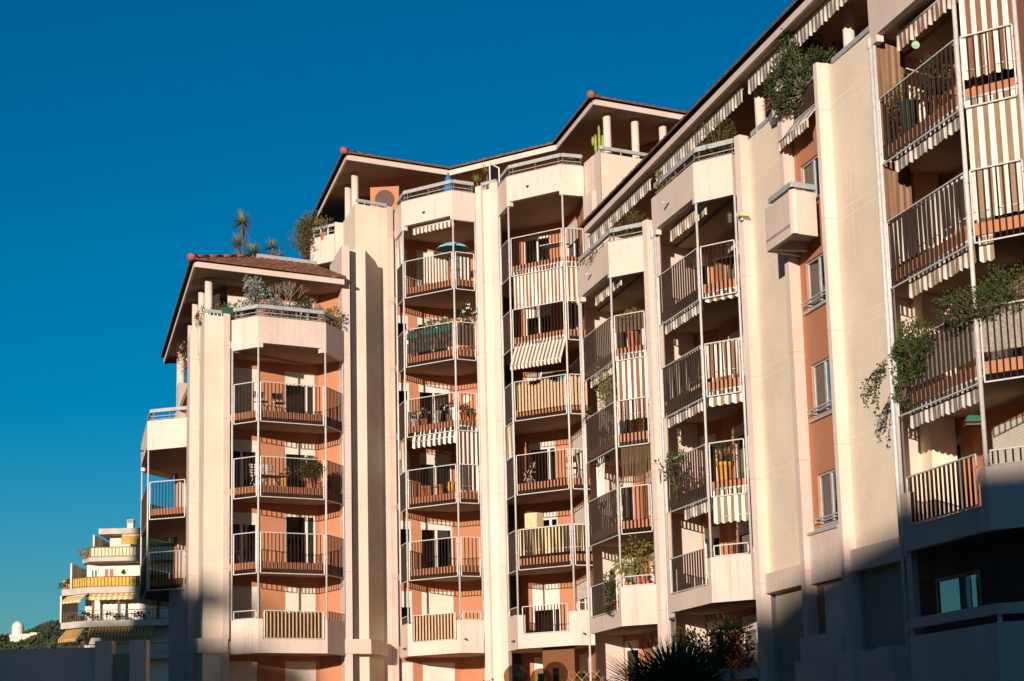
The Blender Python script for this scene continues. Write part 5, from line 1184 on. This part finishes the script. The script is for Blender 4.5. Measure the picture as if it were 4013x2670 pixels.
M['nbslab'] = vary('pale_concrete', (.50, .45, .38), (.40, .36, .31), 1.5, .9, .2)
M['yellow'] = vary('yellow_canvas', (.58, .39, .085), (.50, .32, .06), 2, .9, .1)
M['paleyellow'] = vary('pale_yellow_canvas', (.66, .58, .40), (.58, .49, .31), 2, .9, .1)
def nbout(x0, xb, ins=0): return [(x0, 192.0 + ins), (xb, 190.0 + ins), (-29.5, 190.0 + ins)]
m = MB()
for z0, z1, x0, xb in ((GZ, 13.4, -40.2, -40.1), (13.4, 16.5, -40.2, -40.1), (16.5, 19.4, -40.15, -40.0), (19.4, 22.0, -38.5, -37.9)):
    m.prism([(x0, 197), (xb, 192.2), (-29.5, 192.2), (-29.5, 200), (x0, 200)], z0, z1)
m.build('wall', M['nbwall'], NB)
m = MB(); m.prism([(-38.75, 197), (-38.6, 190.4), (-29.5, 190.4), (-29.5, 201), (-38.75, 201)], 21.9, 22.42); m.build('roof', M['nbslab'], NB)
for z0, z1, zr, x0, xb, cl in ((13.38, 13.95, 14.9, -42.3, -40.0, None), (16.45, 17.02, 17.95, -42.25, -39.6, 'yellow'), (19.36, 19.75, 20.66, -40.4, -39.3, 'paleyellow'), (10.4, 10.9, 11.8, -42.3, -40.0, None)):
    P = nbout(x0, xb); m = MB(); m.prism(P + [(-29.5, 192.3), (xb - .3, 192.3), (x0, 196)], z0, z1); o = m.build('balcony', M['nbslab'], NB)
    r = MB(); T = offpoly(P, -.1)
    for i in range(2):
        r.bar((*T[i], zr), (*T[i + 1], zr), .05, .06); n = int(plen(T[i], T[i + 1]) / (.32 if cl else .28))
        for j in range(n + 1): c = lerp(T[i], T[i + 1], j / n); r.bar((*c, z1), (*c, zr), .045 if cl else .03, .03)
        r.bar((*T[i], z1 + .1), (*T[i + 1], z1 + .1), .03, .03)
    r.build('railing', M['darkmetal'] if not cl else M['wood'], o)
    if cl:
        c_ = MB(); T2 = offpoly(P, -.15)
        for i in range(2): c_.slab(T2[i], T2[i + 1], z1 + .04, zr - .03, -.02, 0)
        c_.build('railing_panel', M[cl], o)
m = MB()
for x, y, z0, z1 in ((-42.2, 191.8, 13.95, 16.45), (-41.15, 191.1, 17.02, 19.36), (-39.05, 190.8, 19.75, 21.9)): m.box(x - .15, y, z0, x, 199, z1)
m.build('side_wall', M['nbwall'], NB)
for x0, x1, z0, z1 in ((-39.62, -38.95, 17.2, 18.85), (-38.42, -37.4, 17.2, 18.95)):
    f = MB(); f.box(x0, 192.1, z0, x1, 192.199, z1); f.box((x0 + x1) / 2 - .05, 192.06, z0, (x0 + x1) / 2 + .05, 192.1, z1); f.box(x0, 192.04, z1, x1, 192.1, z1 + .1); wo = f.build('window', M['white'], NB)
    q = MB()
    for a_, b_ in ((x0 + .1, (x0 + x1) / 2 - .07), ((x0 + x1) / 2 + .07, x1 - .1)): q.box(a_, 192.07, z0 + .1, b_, 192.095, z1 - .1)
    q.build('pane', M['greenpot'] if x0 < -39 else M['terracotta'], wo)
for x0, x1, z0, z1 in ((-35.9, -34.0, 17.3, 18.85), (-33.2, -31.2, 17.3, 18.85), (-38.9, -36.9, 14.1, 16.0), (-36.4, -33.3, 14.1, 16.0), (-32.8, -30.3, 14.1, 16.0)):
    f = MB(); ribbed(f, (x0, 192.1), (x1, 192.1), z1, z0, .02, .12); f.box(x0 - .08, 192.05, z0, x0, 192.19, z1); f.box(x1, 192.05, z0, x1 + .08, 192.19, z1); f.build('window', M['shutter'], NB)
for x in (-39.0, -36.65, -33.05):
    m = MB(); m.box(x - .1, 190.3, 13.95, x + .1, 190.5, 16.45); m.build('column', M['wood'], NB)
for x, w_, h in ((-35.9, .55, .95), (-34.6, .3, .5)):
    m = MB(); m.box(x - w_ / 2, 191.5, 22.42, x + w_ / 2, 192.3, 22.42 + h * .6)
    for j in range(3): m.box(x - w_ / 2 - .05, 191.45, 22.42 + h * (.66 + .12 * j), x + w_ / 2 + .05, 192.35, 22.42 + h * (.71 + .12 * j))
    m.build('chimney', M['nbwall'], NB)
GYA = 'yellow awnings on the distant house'
YM = ('yellow', 'paleyellow'); YD = ('yellow', 'awnbrown')
awning('yellow striped awning below the flat roof of the distant house', (-36.5, 190.7), (-30, 190.7), 21.75, .55, .5, 0, .5, ('yellow', 'yellow'), .28, group=GYA)
awning('small yellow awning at the curved left end of the distant house, third row', (-42.0, 191.8), (-39.9, 190.2), 16.35, .45, .6, -.3, .5, YM, .2, group=GYA)
awning('long yellow striped awning on the front of the distant house, third row', (-39.3, 190.1), (-30, 190.1), 16.42, .35, .45, -.2, .5, YM, .22, group=GYA)
awning('steep yellow awning in half shade at the lower left of the distant house', (-42.0, 191.9), (-39.95, 190.2), 13.3, .95, .9, -.3, .3, YD, .2, group=GYA)
awning('wide shaded yellow awning on the lower front of the distant house', (-39.3, 190.1), (-33.3, 190.1), 13.35, .75, .7, -.2, .3, YD, .2, group=GYA)
for j, (x, y, z, r, mt, lab) in enumerate(((-39.5, 190.6, 19.75, .42, 'leafyel', 'bushy yellow plant on the upper left balcony corner of the distant house'), (-41.7, 191.7, 17.02, .38, 'leafdk', 'straggly plant at the left end of the yellow-clad balcony'), (-35.3, 190.4, 17.0, .5, 'leafdk', 'dark bush on the yellow-clad balcony of the distant house'),
        (-39.6, 190.3, 13.95, .45, 'leafdk', 'dark round bush on the open balcony of the distant house'), (-36.8, 190.3, 13.95, .42, 'leafdk', 'row of low plants on the open balcony, left stretch'), (-34.2, 190.3, 13.95, .45, 'leafdk', 'low plants on the open balcony, right stretch'), (-40.9, 190.9, 13.95, .4, 'leafolive', 'pale plants at the rounded corner of the open balcony'))):
    plant(lab, (x, y, z), (r * (2.2 if 'row' in lab or 'low' in lab else 1), r * .6, r * (1.2 if j < 2 else .7)), 220, .20, mt, True, ph=.2, pr=.1, group='plants on the distant house')
t = thing('wall_lamp', 'small black lantern on the pale wall of the distant house', 'lamp', (-36.6, 192.0, 18.35)); m = MB(); m.lathe((0, 0, 0), [(.05, 0), (.22, .1), (.05, .42)], 6); m.build('lantern', M['black'], t, False, False); m = MB(); m.box(-.05, 0, .35, .05, .2, .45); m.build('bracket', M['black'], t, False, False)

# hill with the observatory
def crest(x):
    pts = [(-2200, 140), (-1250, 212), (-1000, 256), (-965, 265), (-930, 267), (-905, 274), (-880, 280), (-850, 286), (-700, 302), (-200, 308), (900, 200)]
    for (a, za), (b, zb_) in zip(pts, pts[1:]):
        if a <= x <= b: t = (x - a) / (b - a); return za + (zb_ - za) * t
    return 150
HX = [-2200 + i * 31 for i in range(101)]; HY = [3300 + i * 55 for i in range(26)]
rnd = random.Random(8)
def hz(x, y):
    c = crest(x); t = (y - 3300) / 700
    h = c * (1 - (1 - min(t, 1)) ** 1.35 * .62) if t < 1 else c - (t - 1) * 60
    return h + 3 * math.sin(x * .021 + y * .013) + 2 * math.sin(x * .05 - y * .03)
m = MB(); m.v = [(x, y, hz(x, y)) for y in HY for x in HX]; nx = len(HX)
m.f = [(j * nx + i, j * nx + i + 1, (j + 1) * nx + i + 1, (j + 1) * nx + i) for j in range(len(HY) - 1) for i in range(nx - 1)]; m.mi = [0] * len(m.f)
M['hill'] = vary('dry_scrub', (.10, .095, .05), (.20, .15, .10), .02, .95, .1); M['farwood'] = vary('far_foliage', (.060, .075, .040), (.032, .045, .026), .06, .9, .1)
tag(m.build('hill', M['hill'], None, True), kind='structure')
f = MB(); rnd = random.Random(21)
for j in range(2600):
    x = rnd.uniform(-1120, -780); y = 3300 + 700 * rnd.random() ** .55; z = hz(x, y)
    if -956 < x < -888 and 3700 < y < 3900 and z > 234: continue
    if -978 < x < -944 and y > 3600 and z > 252: continue
    r = rnd.uniform(4, 9); c = Vector((x, y, z + r * .7))
    for _ in range(16):
        v = rv(rnd); leaf(f, c + Vector((v.x * r, v.y * r, v.z * r * .8)) * .8, rv(rnd), r * .9, r * .7, 0, rnd)
tag(f.build('hillside_wood', M['farwood']), 'dark green wood covering the distant hillside', 'wood', kind='stuff')
t = thing('observatory', 'white domed observatory on top of the distant hill', 'observatory', (-960, 3985, 270)); m = MB(); m.lathe((0, 0, 0), [(11.2, -10), (11.2, 11), (11.8, 11), (11.8, 12)], 32); m.build('drum', M['whitepot'], t, False, False)
m = MB(); m.lathe((0, 0, 12), [(11.6 * math.cos(math.pi / 2 * i / 12), 13.5 * math.sin(math.pi / 2 * i / 12)) for i in range(12)] + [(.01, 13.5)], 36); m.build('dome', M['whitepot'], t, True, False)
t = thing('hill_house', 'long cream building with three wings below the white dome', 'building', (-921, 3880, 252)); m = MB()
for x0, x1, z1 in ((-29, -10, 9.5), (-9.99, 10, 10.5), (10.01, 28, 12.5)): m.box(x0, 0, -10, x1, 14, z1); m.box(x0 - .8, -.8, z1, x1 + .8, 14.8, z1 + 1.2)
m.build('wall', M['nbwall'], t, False, False)
for j in range(14):
    x = -27 + j * 4.2
    if abs(x + 10) < 1.5 or abs(x - 10) < 1.5 or x > 27: continue
    m = MB(); m.box(x - .7, -.1, 3.4, x + .7, .05, 6.8); m.build('window', M['darkmetal'], t, False, False)
